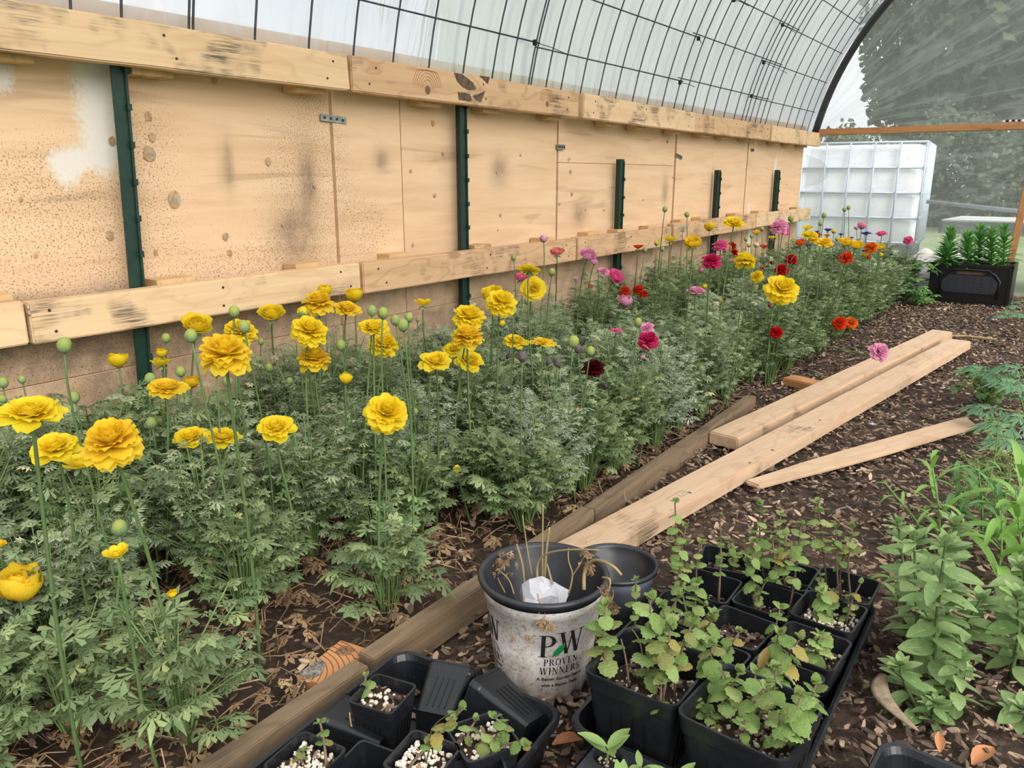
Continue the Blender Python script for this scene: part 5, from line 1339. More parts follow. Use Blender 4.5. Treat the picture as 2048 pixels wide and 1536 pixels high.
def mint(base, top, lab, n=5, size=.024, bare=.35, yel=.15, seed=0, ts=1.0, name='mint_plant', cat='plant', grp='mint plants in the pots'):
    rnd = random.Random(seed * 7 + 3); base = Vector(base); top = Vector(top); rel = top - base
    t = empty(name, base); tag(t, lab, cat, grp)
    side = Vector((rnd.uniform(-.012, .012), rnd.uniform(-.012, .012), 0)); pts = [rel * s + side * math.sin(math.pi * s) for s in [i / 6 for i in range(7)]]; pts[0] = Vector((0, 0, -.006))
    b = MB(); b.tube(pts, [.0017 * (1.2 - .5 * i / 6) for i in range(7)], 5); b.obj('stem', M['woody'], t, True)
    az = rnd.uniform(0, 6)
    for k in range(n):
        s = bare + (1 - bare) * k / max(1, n - 1); p = rel * s + side * math.sin(math.pi * s)
        f = 1.0 if s < .75 else 1.0 - (s - .75) * 1.6; f *= rnd.uniform(.8, 1.15)
        for sg in (0, math.pi):
            mt = M['mint_y'] if rnd.random() < yel * (1.6 - s) else None
            leaf_at(ML[rnd.randrange(5)], t, p, az + sg + rnd.uniform(-.2, .2), R(rnd.uniform(-45, 25) + (50 * (s > .88))), size * f, mt, rnd.uniform(-.3, .3))
        az += math.pi / 2 + rnd.uniform(-.3, .3)
    for k in range(2): leaf_at(ML[k], t, rel, az + k * 3.1 + .8, R(62), size * .45)
    return t
def mtop(u, v, y): p = gy(u, v, y); return p
MINTS = [ # px top, pot key, local offset, n, size, bare, yellow, label
 (1212,1212,'A',(-.045,-.02),6,.029,.30,.2,'mint stem bulging over the left rim of the large left pot'),
 (1272,1160,'L4',(-.03,.0),5,.018,.30,.1,'small mint stem crossing before the dark round pot'),
 (1300,1200,'A',(-.005,.0),6,.029,.15,.1,'bushy mint stem in the middle of the large left pot'),
 (1325,1215,'A',(.010,.015),6,.026,.20,.1,'second bushy mint stem in the middle of the large left pot'),
 (1358,1195,'L4',(.02,.01),5,.020,.25,.1,'mint top rising behind the large left pot'),
 (1340,1258,'A',(.030,-.03),5,.024,.45,.4,'mint with yellow-edged leaves at the right of the large left pot'),
 (1385,1245,'A',(.035,.0),5,.021,.45,.4,'slanting mint stem crossing to the right rim of the large left pot'),
 (1322,1365,'A',(.02,-.045),2,.018,.6,0,'tiny mint seedling at the near rim of the large left pot'),
 (1395,1165,'M3',(-.03,.02),6,.025,.40,.2,'mint leaning left before the bark-filled pot'),
 (1430,1230,'M3',(-.005,.0),6,.027,.45,.2,'leafy mint right of the leaning one, before the bark-filled pot'),
 (1478,1265,'M3',(.02,.0),4,.021,.30,.4,'small yellowing mint over the pebbly pot'),
 (1425,1290,'B',(-.05,.03),6,.028,.30,.3,'mint with curled yellow lower leaves at the left of the large right pot'),
 (1480,1345,'B',(-.02,.005),5,.026,.45,.1,'mint with rounded leaves in the middle of the large right pot'),
 (1512,1345,'B',(-.005,.02),4,.021,.55,.1,'thin mint stem just right of the rounded one in the large pot'),
 (1552,1338,'B',(.018,.02),5,.022,.40,.3,'mint stem in the centre right of the large right pot'),
 (1530,1375,'B',(.005,-.02),4,.024,.45,.1,'low mint in the middle of the large right pot'),
 (1600,1395,'B',(.028,-.015),6,.027,.35,.1,'broad leafy mint at the right rim of the large right pot'),
 (1632,1368,'B',(.050,.02),5,.022,.55,.1,'mint leaning out over the right rim of the large right pot'),
 (1390,1408,'B',(-.053,-.01),4,.015,.35,.1,'small-leaved mint at the near left corner of the large right pot'),
 (1420,1420,'B',(-.035,-.015),4,.014,.3,.1,'second small-leaved mint near the left corner of the large right pot'),
 (1482,1435,'B',(-.012,-.045),4,.016,.3,.2,'small mint at the near rim of the large right pot'),
 (1560,1428,'B',(.015,-.035),3,.017,.4,.1,'short mint under the broad leafy one'),
 (1557,1268,'R3',(-.02,.01),5,.025,.40,.2,'mint with drooping leaves before the right row of pots'),
 (1600,1278,'R3',(.0,.0),6,.029,.35,.2,'big-leaved mint standing right of the brown dry leaf'),
 (1640,1270,'R4',(.0,-.02),6,.028,.35,.2,'leafy mint in the reddish-soil pot'),
 (1640,1185,'R5',(-.02,.0),6,.029,.25,.3,'drooping large-leaved mint over the pebbly pot'),
 (1695,1200,'R5',(.01,.01),5,.017,.30,.3,'small mint leaning right in the pebbly pot'),
 (1722,1165,'R5',(.025,.01),2,.013,.75,.3,'thin curved mint with a pale tip in the pebbly pot'),
 (1350,1005,'L6',(-.025,-.02),7,.022,.25,.2,'tallest mint at the far left of the tray'),
 (1372,1055,'L5',(.015,.01),6,.021,.40,.2,'tall mint with a bent stem, far left row'),
 (1402,1085,'L6',(.0,-.01),5,.018,.30,.2,'thin mint right of the tallest far left one'),
 (1440,1030,'L6',(.01,.02),3,.016,.55,.2,'tall spindly mint with few leaves, far left row'),
 (1442,1095,'L6',(.02,.0),4,.018,.55,.2,'leaning mint in the crossed-stem pot'),
 (1462,1085,'L7',(.02,.0),4,.019,.4,.3,'mint in the rotated far pot'),
 (1485,1085,'L7',(.035,.01),3,.018,.45,.3,'short mint at the right of the rotated far pot'),
 (1365,1165,'L5',(-.035,.0),4,.013,.3,.1,'small mint at the left rim of the left row'),
 (1412,1210,'L5',(.01,-.03),3,.015,.3,.2,'short mint beside the cut stub, left row'),
 (1520,1010,'M6',(-.03,.0),7,.025,.35,.1,'tall mint at the far middle with wide top leaves'),
 (1562,1030,'M6',(.0,.02),6,.019,.40,.2,'tall slender mint right of the far middle one'),
 (1508,1085,'M5',(-.015,.01),6,.023,.45,.2,'mint with drooping leaves above the slanted stub'),
 (1545,1080,'M6',(-.005,-.02),5,.022,.35,.3,'bushy mint in the far middle pot'),
 (1570,1070,'M6',(.01,-.01),6,.022,.35,.2,'second bushy mint in the far middle pot'),
 (1602,1050,'M5',(.03,.01),6,.024,.45,.2,'tall mint between the middle and right rows'),
 (1530,1165,'M5',(.0,-.01),3,.017,.5,.2,'small mint in front of the slanted stub'),
 (1560,1215,'M4',(.03,.01),3,.022,.6,.5,'yellowing mint leaning over the bark-filled pot'),
 (1635,1005,'R6',(-.03,.02),6,.023,.50,.1,'tall mint at the far right, straight above its pot'),
 (1672,1055,'R6',(-.005,.0),4,.022,.75,.1,'thin far right mint with a leafy top'),
 (1705,1055,'R6',(.015,.0),4,.021,.7,.2,'far right mint with a slanting dark stem'),
 (1690,1105,'R6',(.0,.0),4,.017,.65,.2,'shorter mint between the thin far right ones'),
 (1640,1150,'R6',(-.03,-.02),4,.015,.2,.2,'small mint at the left rim of the far right pot'),
 (1683,1165,'R6',(.0,-.03),3,.011,.3,.2,'tiny mint at the near side of the far right pot'),
]
for i, (u, v, k, off, n, sz, bare, yl, lab) in enumerate(MINTS):
    bx, by, bz = pp[k]; base = Vector((bx + off[0], by + off[1], bz)); top = mtop(u, v, base.y + .002)
    if top.z < base.z + .02: top.z = base.z + .025
    mint(base, top, lab, n, sz * .88, bare, yl * .7, i)
# left tray sprigs
x, y, z = pp['a']; mint((x - .018, y + .004, z), mtop(732, 1352, y), 'mint sprig at the left rim of the small corner pot', 3, .014, .4, .1, 201)
x, y, z = pp['b']; mint((x + .024, y + .01, z), mtop(640, 1445, y + .01), 'thick-stemmed mint leaning left over the small perlite pot', 3, .013, .5, .5, 202); mint((x, y, z), mtop(610, 1500, y), 'withered tiny mint lying on perlite', 3, .011, .4, .8, 203)
x, y, z = pp['c']; mint((x - .01, y - .02, z), mtop(925, 1418, y + .02), 'long woody mint branch leaning right over two small pots', 7, .014, .45, .3, 204)
x, y, z = pp['d']; mint((x + .005, y + .012, z), mtop(990, 1435, y + .01), 'mint tuft in the sprawling pot', 4, .016, .4, .2, 205); mint((x + .01, y - .006, z), mtop(1000, 1475, y), 'low mint in the sprawling pot', 4, .015, .3, .5, 206); mint((x + .02, y - .01, z), mtop(1052, 1492, y - .01), 'yellow mint tip reaching over the right rim of the left tray', 2, .016, .8, .9, 207); mint((x - .01, y - .01, z), mtop(952, 1440, y + .01), 'mint stem at the left of the sprawling pot', 3, .014, .5, .2, 208)
def spline(pts, k=4):
    pts = [Vector(p_) for p_ in pts]; out = []
    if len(pts) < 3: return pts
    for i in range(len(pts) - 1):
        p0, p1, p2, p3 = pts[max(0, i - 1)], pts[i], pts[i + 1], pts[min(len(pts) - 1, i + 2)]
        for j in range(k):
            t_ = j / k; out.append(.5 * ((2 * p1) + (p2 - p0) * t_ + (2 * p0 - 5 * p1 + 4 * p2 - p3) * t_ * t_ + (3 * p1 - p0 - 3 * p2 + p3) * t_ ** 3))
    return out + [pts[-1]]
def twig(pts, r_, lab, mat='woody', name='dry_twig'):
    pts = spline(pts)
    b = MB(); o0 = Vector(pts[0]); b.tube([Vector(q) - o0 for q in pts], [r_ * (1.15 - .5 * i / (len(pts) - 1)) for i in range(len(pts))], 5); o = b.obj(name, M[mat], smooth=True, loc=o0); tag(o, lab, 'twig'); return o
def pxl(lst, y): return [gy(u, v, y) for u, v in lst]
x, y, z = pp['a']; twig(pxl([(772, 1412), (757, 1428), (742, 1448), (735, 1470), (742, 1488)], y - .025), .0013, 'dry curled twig hanging from the small corner pot', 'drystem')
x2, y2 = at(735, 1530, .02); twig(pxl([(736, 1536), (730, 1500), (722, 1478), (704, 1455), (699, 1425)], y2), .0015, 'pale bent twig standing in the empty small pot', 'drystem')
twig(pxl([(700, 1536), (690, 1515), (681, 1493)], y2 - .01), .0016, 'short pale twig left of the bent one', 'drystem')
x, y, z = pp['c']; twig(pxl([(850, 1536), (860, 1490), (863, 1462), (880, 1440), (912, 1422)], y), .0009, 'thin brown twig arching over the perlite pot')
twig(pxl([(896, 1356), (908, 1325), (920, 1300), (925, 1292)], .80), .0008, 'thin brown twig rising behind the left tray', 'woody')
twig(pxl([(910, 1356), (922, 1336), (926, 1322)], .80), .0008, 'second thin twig rising behind the left tray', 'woody')
x, y, z = pp['L5']; twig([(x - .012, y + .005, z), (x - .011, y + .005, z + .035)], .0028, 'upright cut woody stub in the left row of pots')
x, y, z = pp['M5']; twig([(x - .005, y - .012, z), (x - .024, y - .002, z + .040)], .0048, 'thick slanted cut stub in the middle row')
x, y, z = pp['A']; twig(pxl([(1258, 1370), (1252, 1320), (1242, 1278)], y - .02), .0015, 'bare brown stick in the large left pot'); twig(pxl([(1286, 1325), (1280, 1285), (1264, 1258)], y + .03), .0009, 'thin pale hooked twig inside the large left pot', 'drystem')
twig(pxl([(1306, 1320), (1307, 1285)], y + .03), .0011, 'short bare stick inside the large left pot')
x, y, z = pp['B']; twig(pxl([(1442, 1430), (1456, 1385), (1450, 1352), (1436, 1335)], y - .0), .0014, 'bare twisted twig in the large right pot')
# seedlings in the cell tray
sb = blade(5, .20, .2, .25, rib=False).mesh('leaf', [M['mint_seed']], True); rnd = random.Random(77)
for i, (ci, n, s, lab) in enumerate([(1, 3, .020, 'tiny seedling with spoon-shaped leaves at the back of the cell tray'), (0, 5, .034, 'bright green seedling with broad leaves in the left cell'), (4, 4, .034, 'seedling with upright leaves in the middle cell'), (2, 5, .030, 'seedling at the right end of the cell tray'), (5, 4, .026, 'low seedling right of the middle cell')]):
    cx, cy = cells[ci]; t = empty('seedling', (ctl.x + cx, ctl.y + cy, chh - .010)); tag(t, lab, 'seedling', 'seedlings in the cell tray')
    b = MB(); b.tube([(0, 0, -.004), (.001, 0, .018)], .0012, 5); b.obj('stem', M['stalk'], t)
    for k in range(n): leaf_at(sb, t, (0, 0, .012 + .003 * k), k * 2.2 + i, R(rnd.uniform(25, 65)), s * rnd.uniform(.8, 1.15))

# ------------------------------------------------------------------ printed pot and the dark pot behind it
BX, BY, BH = -.571, .872, .174
def rB(z): return .0700 + (.0900 - .0700) * z / BH
def ring(r_, z, n=48, wob=0.0, cx=0, cy=0): return [(cx + (r_ + wob * (k % 4 == 0)) * math.cos(2 * math.pi * k / n), cy + (r_ + wob * (k % 4 == 0)) * math.sin(2 * math.pi * k / n), z) for k in range(n)]
bk = empty('nursery_pot', (BX, BY, .004)); tag(bk, 'dirty white round pot with black rim, printed letters and dead stems', 'plant pot')
b = MB()
def scal(r_, z, a): return [((r_ - a * (1 if k % 4 in (1, 2) else 0)) * math.cos(2 * math.pi * k / 64), (r_ - a * (1 if k % 4 in (1, 2) else 0)) * math.sin(2 * math.pi * k / 64), z) for k in range(64)]
b.loft([scal(rB(0) * .9, .003, 0), scal(rB(0), .0, .003), scal(rB(.012), .012, .004), scal(rB(.017), .017, 0), scal(rB(.08), .08, 0), scal(rB(.143), .143, 0), scal(rB(.143) + .0015, .1435, 0), scal(rB(.155) + .002, .158, 0)], (True, False)); b.obj('pot_wall', M['bucket'], bk, True)
b = MB(); ro = rB(BH)
b.loft([ring(ro + .000, BH - .010, 64), ring(ro + .006, BH - .008, 64), ring(ro + .0075, BH - .003, 64), ring(ro + .006, BH + .001, 64), ring(ro + .001, BH + .001, 64), ring(ro - .003, BH - .004, 64), ring(ro - .004, BH - .024, 64), ring(ro - .006, BH - .026, 64), ring(.066, .006, 64), ring(.02, .006, 64)], (False, True)); b.obj('rim', M['blackrim'], bk, True)
b = MB(); b.loft([ring(.062, .030), ring(.03, .038), ring(.001, .036)], (False, False)); b.obj('soil', M['soil'], bk, True)
# lettering wrapped on the wall
ANG0 = {}
def wrap(verts2, faces, ang_c, mb, eps=.0006, mi=0):
    vs = []
    for (s, z) in verts2:
        r_ = rB(z); a = ang_c + s / r_; vs.append(((r_ + eps) * math.cos(a), (r_ + eps) * math.sin(a), z))
    mb.add(vs, faces, mi)
class G2:
    def __init__(s): s.v = []; s.f = []
    def quad(s, a, b_, c_, d): 
        # subdivide along length for wrapping
        n = len(s.v); s.v += [a, b_, c_, d]; s.f.append((n, n + 1, n + 2, n + 3))
    def stroke(s, x0, y0, x1, y1, w): s.quad((x0 - w / 2, y0), (x0 + w / 2, y0), (x1 + w / 2, y1), (x1 - w / 2, y1))
    def serif(s, x, y, w=.26, h=.035): s.quad((x - w / 2, y), (x + w / 2, y), (x + w / 2, y + h), (x - w / 2, y + h))
    def rect(s, x0, y0, x1, y1): s.quad((x0, y0), (x1, y0), (x1, y1), (x0, y1))
    def arc(s, cx, cy, rx, ry, a0, a1, tx, ty, n=14):
        for i in range(n):
            a, b_ = R(a0 + (a1 - a0) * i / n), R(a0 + (a1 - a0) * (i + 1) / n)
            s.quad((cx + rx * math.cos(a), cy + ry * math.sin(a)), (cx + rx * math.cos(b_), cy + ry * math.sin(b_)), (cx + (rx - tx) * math.cos(b_), cy + (ry - ty) * math.sin(b_)), (cx + (rx - tx) * math.cos(a), cy + (ry - ty) * math.sin(a)))
def glyph(ch):
    g = G2(); T, t_ = .15, .045
    if ch == 'P': g.stroke(.16, 0, .16, 1, T); g.serif(.16, 0, .34); g.serif(.10, .965, .22); g.arc(.30, .735, .32, .265, -90, 90, T, t_); g.rect(.2, .955, .31, 1.0); g.rect(.2, .47, .31, .515); w = .66
    elif ch == 'R': g.stroke(.16, 0, .16, 1, T); g.serif(.16, 0, .34); g.serif(.10, .965, .22); g.arc(.30, .745, .30, .255, -90, 90, T, t_); g.rect(.2, .955, .31, 1.0); g.rect(.2, .49, .36, .53); g.stroke(.68, 0, .38, .5, T); g.serif(.70, 0, .24); w = .78
    elif ch == 'O': g.arc(.42, .5, .40, .51, 0, 360, T, t_, 26); w = .84
    elif ch == 'V': g.stroke(.40, 0, .12, 1, T); g.stroke(.40, 0, .66, 1, .05); g.serif(.12, .965, .28); g.serif(.66, .965, .24); w = .78
    elif ch == 'W': g.stroke(.33, 0, .12, 1, T); g.stroke(.35, 0, .56, .95, .05); g.stroke(.76, 0, .54, 1, T); g.stroke(.78, 0, .98, 1, .05); g.serif(.12, .965, .28); g.serif(.54, .965, .22); g.serif(.98, .965, .24); w = 1.10
    elif ch == 'E': g.stroke(.16, 0, .16, 1, T); g.rect(.02, 0, .60, .045); g.rect(.02, .955, .58, 1.0); g.rect(.2, .485, .46, .53); g.stroke(.585, 0, .60, .22, .04); g.stroke(.57, .8, .56, 1, .04); g.stroke(.45, .40, .45, .62, .035); w = .68
    elif ch == 'N': g.stroke(.16, 0, .16, 1, .05); g.stroke(.68, 0, .14, 1, T); g.stroke(.68, 0, .68, 1, .05); g.serif(.16, 0, .26); g.serif(.68, .965, .26); g.serif(.08, .965, .18); w = .84
    elif ch == 'I': g.stroke(.16, 0, .16, 1, T); g.serif(.16, 0, .32); g.serif(.16, .965, .32); w = .36
    elif ch == 'S': g.arc(.28, .735, .24, .27, 60, 270, .13, .06, 12); g.arc(.28, .245, .26, .25, -130, 90, .13, .06, 12); g.stroke(.46, .72, .44, .98, .035); g.stroke(.05, .02, .04, .28, .035); w = .60
    else: w = .3
    return g, w
def write(txt, s_c, z0, capw, caph, ang, mb, track=.10):
    gs = [glyph(c_) for c_ in txt]; tot = sum(w for _, w in gs) + track * (len(gs) - 1); k = capw / tot; x = -tot / 2
    for g, w in gs:
        vv = [(-(s_c + 0) * 0 + ((px + x) * k + s_c), z0 + py * caph) for px, py in g.v]; wrap(vv, g.f, ang, mb); x += w + track
def sans(txt, width, z0, ang, mb):
    cu = bpy.data.curves.new('txt', 'FONT'); cu.body = txt; cu.size = 1; cu.offset = .022; cu.resolution_u = 3; ob = bpy.data.objects.new('txt', cu); COL.objects.link(ob)
    dg = bpy.context.evaluated_depsgraph_get(); me = bpy.data.meshes.new_from_object(ob.evaluated_get(dg)); xs_ = [v.co.x for v in me.vertices]; w = max(xs_) - min(xs_); k = width / w; x0 = (max(xs_) + min(xs_)) / 2
    wrap([((v.co.x - x0) * k, z0 + v.co.y * k) for v in me.vertices], [tuple(p_.vertices) for p_ in me.polygons], ang, mb)
    bpy.data.objects.remove(ob); bpy.data.curves.remove(cu); bpy.data.meshes.remove(me)
camang = math.atan2(-BY, -BX)
for da, second in ((R(20), False), (R(-71), True)):
    ang = camang + da; mb = MB()
    # P and W
    g, w = glyph('P'); k = .037; wrap([(px * k * 1.05 - .034, .084 + py * k) for px, py in g.v], g.f, ang, mb)
    g, w = glyph('W'); wrap([(px * k * .98 - .006, .087 + py * k) for px, py in g.v], g.f, ang, mb)
    write('PROVEN', 0, .0690, .052, .0115, ang, mb); write('WINNERS', 0, .0535, .062, .0125, ang, mb)
    if not second: sans('A Better Garden Starts', .070, .0430, ang, mb); sans('with a Better Plant', .056, .0320, ang, mb)
    else: sans('The #1 Plant Brand', .052, .0445, ang, mb)
    vv = [(s, z) for (s, z) in [(.031, .067), (.0318, .0672), (.0322, .068), (.0316, .0688), (.0308, .0684)]]; wrap(vv, [tuple(range(5))], ang, mb)
    mb.obj('printed_letters', M['ink'], bk)
    mb = MB(); lp_ = [(-.0145, .0845), (-.0125, .0935), (-.0060, .1005), (.0030, .1065), (.0032, .1000), (-.0005, .0915), (-.0070, .0860)]
    wrap(lp_, [tuple(range(7))], ang, mb, .0010); mb.obj('printed_leaf', M['leafprint'], bk)
# crumpled white film inside
b = MB(); b.blob((0, 0, 0), .032, 5, 9, 7, .22, sz=(1.25, 1, 1.1)); o = b.obj('crumpled_film', M['paper'], loc=(BX + .004, BY - .002, .126), rot=(.2, .3, .4)); tag(o, 'crumpled white film stuffed inside the printed pot', 'plastic film')
def ppl(lst): return [gy(u, v, y) for u, v, y in lst]
DS = [([(1085, 1190, .90), (1085, 1100, .90), (1086, 1008, .90)], .0016, 'tallest straight straw-coloured stem in the printed pot'),
 ([(1087, 1180, .91), (1092, 1110, .91), (1099, 1055, .91)], .0024, 'thick greenish dry stem beside the tallest one'),
 ([(1050, 1185, .89), (1045, 1130, .90), (1033, 1088, .91)], .0020, 'dry stem leaning left in the printed pot'),
 ([(1065, 1155, .91), (1055, 1100, .92), (1045, 1030, .93)], .0012, 'thin grey stem rising into the foliage behind the printed pot'),
 ([(1075, 1160, .88), (1076, 1125, .88), (1100, 1105, .87), (1150, 1099, .86), (1198, 1100, .86)], .0018, 'brown stem bowing right across the rim of the printed pot'),
 ([(1168, 1180, .86), (1170, 1140, .87), (1190, 1120, .86), (1225, 1132, .84), (1243, 1150, .84)], .0026, 'yellow-green dead stalk arching over the right rim'),
 ([(1112, 1192, .88), (1100, 1150, .89), (1094, 1128, .90)], .0018, 'short dry stem slanting inside the printed pot'),
 ([(1137, 1190, .87), (1145, 1150, .88), (1137, 1120, .89), (1137, 1096, .90)], .0013, 'forked thin dry stem right of the white film'),
 ([(1145, 1152, .88), (1160, 1128, .88), (1170, 1112, .88)], .0010, 'side branch of the forked thin stem'),
 ([(1010, 1185, .86), (995, 1155, .87), (993, 1130, .87), (1005, 1120, .87)], .0012, 'curled tan stem at the left inside the printed pot'),
 ([(1028, 1188, .85), (1018, 1160, .86), (1000, 1142, .86)], .0012, 'second curled tan stem at the left inside the printed pot'),
 ([(1075, 1188, .815), (1078, 1202, .805), (1085, 1225, .803), (1083, 1245, .803)], .0010, 'withered stem hanging down the front over the rim'),
 ([(1048, 1195, .815), (1047, 1215, .80), (1040, 1240, .80), (1048, 1282, .803)], .0012, 'longer withered stem hanging down the front'),
 ([(1205, 1155, .84), (1220, 1160, .83), (1215, 1190, .83), (1206, 1210, .835)], .0014, 'withered strand hooked over the right rim')]
for pts, r_, lab in DS: twig(ppl(pts), r_, lab, 'drystem', 'dead_stem')
def wither(c_, n, s, lab, seed):
    rnd = random.Random(seed); b = MB(); c_ = Vector(c_)
    for k in range(n):
        q = Vector((rnd.gauss(0, s), rnd.gauss(0, s * .5), rnd.gauss(0, s * 1.4))); a = rnd.uniform(0, 6.28)
        lobed_leaf(b, q, Vector((math.cos(a), math.sin(a), rnd.uniform(-1.4, .2))), Vector((rnd.uniform(-1, 1), rnd.uniform(-1, 1), .4)), rnd.uniform(.008, .016), 3, 1.5, rnd, 0, 2, 1.2)
    o = b.obj('withered_leaves', M['litter'], loc=c_); tag(o, lab, 'dead leaves')
wither(gy(1004, 1122, .87), 24, .008, 'tan shrivelled leaves at the left rim of the printed pot', 1)
wither(gy(1046, 1258, .80), 22, .006, 'withered leaves hanging on the front of the printed pot', 2)
wither(gy(1084, 1236, .801), 14, .005, 'small withered tuft hanging above the letter P', 3)
wither(gy(1172, 1115, .88), 14, .006, 'grey shrivelled leaves at the right inside the printed pot', 4)
wither(gy(1222, 1190, .83), 16, .007, 'withered tangle hanging over the right rim', 5)
# dark pot behind
dk = empty('nursery_pot', (-.555, 1.068, .004)); tag(dk, 'empty blue-grey round pot with black inside, behind the printed pot', 'plant pot')
b = MB(); b.loft([ring(.052, .0), ring(.062, .085), ring(.0635, .0855), ring(.0665, .104)], (True, False)); b.obj('pot_wall', M['bluegrey'], dk, True)
b = MB(); b.loft([ring(.0665, .103), ring(.071, .105), ring(.071, .111), ring(.067, .112), ring(.064, .106), ring(.061, .088), ring(.059, .087), ring(.050, .006), ring(.01, .006)], (False, True)); b.obj('rim', M['blackrim'], dk, True)

# ------------------------------------------------------------------ crate with lilies
def crate():
    t = empty('plastic_crate', (-.505, 5.345, 0.0), R(-1)); tag(t, 'black plastic crate full of bark and lilies at the far end of the path', 'crate')
    W_, D_, H_ = .42, .30, .245
    for (nm, x0, x1, y0, y1) in (('back_wall', -W_ / 2, W_ / 2, D_ - .012, D_), ('left_wall', -W_ / 2, -W_ / 2 + .012, 0, D_), ('right_wall', W_ / 2 - .012, W_ / 2, 0, D_)):
        b = MB(); b.box(x0, x1, y0, y1, 0, H_); b.obj(nm, M['crate'], t)
    b = MB(); b.box(-W_ / 2, W_ / 2, 0, D_, .002, .012); b.obj('base', M['crate'], t)
    # front wall: frame with a handle hole and a raised arched panel
    b = MB(); hx, z0, z1 = .075, H_ - .062, H_ - .032
    b.box(-W_ / 2, W_ / 2, .004, .014, .01, z0); b.box(-W_ / 2, -hx, .004, .014, z0, H_ - .01); b.box(hx, W_ / 2, .004, .014, z0, H_ - .01); b.box(-hx, hx, .004, .014, z1, H_ - .01); b.obj('front_wall', M['crate'], t)
    b = MB(); b.box(-W_ / 2 - .004, W_ / 2 + .004, -.006, .016, H_ - .016, H_); b.box(-W_ / 2 - .004, W_ / 2 + .004, -.006, .010, 0, .014); b.box(-W_ / 2 - .004, -W_ / 2 + .012, -.006, .010, .01, H_); b.box(W_ / 2 - .012, W_ / 2 + .004, -.006, .010, .01, H_); b.obj('frame', M['crate'], t)
    b = MB(); pts = [(-.15, -.002, .05), (-.155, -.002, .15), (-.13, -.002, .185), (-.09, -.002, .212), (.09, -.002, .212), (.13, -.002, .185), (.155, -.002, .15), (.15, -.002, .05)]; b.tube(pts, .007, 6); b.obj('arched_rib', M['pot'], t, True)
    b = MB(); f = [(-.13, -.006, .075), (.13, -.006, .075), (.145, -.006, .10), (.145, -.006, .145), (.11, -.006, .178), (-.11, -.006, .178), (-.145, -.006, .145), (-.145, -.006, .10)]
    b.loft([[(q[0], .004, q[2]) for q in f], f], (False, True)); b.obj('pressed_panel', M['pot2'], t)
    b = MB()
    for r_ in range(4):
        for c_ in range(6): x = -.11 + c_ * .044; z = .088 + r_ * .024; b.box(x - .003, x + .003, -.0075, -.006, z, z + .004)
    for c_ in range(12): x = -.165 + c_ * .03; b.box(x - .002, x + .002, .001, .004, .022, .045)
    b.obj('ventilation_slots', M['tie'], t)
    b = MB(); rnd = random.Random(4); b.box(-W_ / 2 + .014, W_ / 2 - .014, .016, D_ - .014, .17, .222)
    for k in range(420):
        vs, fs = chip_geo(rnd, 1, .45, .2); m = Matrix.Translation((rnd.uniform(-.19, .19), rnd.uniform(.022, D_ - .02), .225 + rnd.uniform(0, .012))) @ Matrix.Rotation(rnd.uniform(0, 6), 4, 'Z') @ Matrix.Rotation(rnd.gauss(0, .4), 4, 'X') @ Matrix.Scale(rnd.uniform(.010, .026), 4); b.add(vs, fs, 0, m)
    o = b.obj('bark_fill', M['chip'], t); o['kind'] = 'stuff'
crate()
lb = [blade(4, .14, .3, d_, rib=False) for d_ in (.15, .35, -.05)]
def lily(u, vtop, y, lab, seed):
    rnd = random.Random(seed); p = gy(u, 522, y); base = Vector((p.x, y, .21)); top = gy(u + rnd.uniform(-4, 4), vtop, y); rel = top - base
    t = empty('lily_plant', base); tag(t, lab, 'plant', 'lilies in the crate')
    b = MB(); b.tube([(0, 0, -.01), rel * .5 + Vector((.004, 0, 0)), rel], [.006, .005, .003], 6); b.obj('stem', M['lily'], t, True)
    l = MB(); n = 74
    for k in range(n):
        s = .10 + .9 * k / n; az = k * 2.4; e = R(2 + 58 * s); sz = .105 * (1 - .45 * s) * rnd.uniform(.85, 1.1)
        m = Matrix.Translation(rel * s) @ Matrix.Rotation(az, 4, 'Z') @ Matrix.Rotation(-e, 4, 'Y') @ Matrix.Scale(sz, 4); q = lb[rnd.randrange(3)]; l.add(q.v, q.f, 0, m)
    l.obj('leaves', M['lily'], t)
for i, (u, vt, y, lab) in enumerate([(1898, 460, 5.42, 'leftmost lily in the crate'), (1938, 470, 5.44, 'shorter lily left of the middle in the crate'), (1957, 458, 5.56, 'lily in the middle back of the crate'), (1985, 462, 5.56, 'dark lily right of the middle in the crate'), (2010, 456, 5.44, 'rightmost lily in the crate, against the wooden stud'), (1893, 490, 5.38, 'short pale lily at the left front of the crate')]): lily(u, vt, y, lab, i)

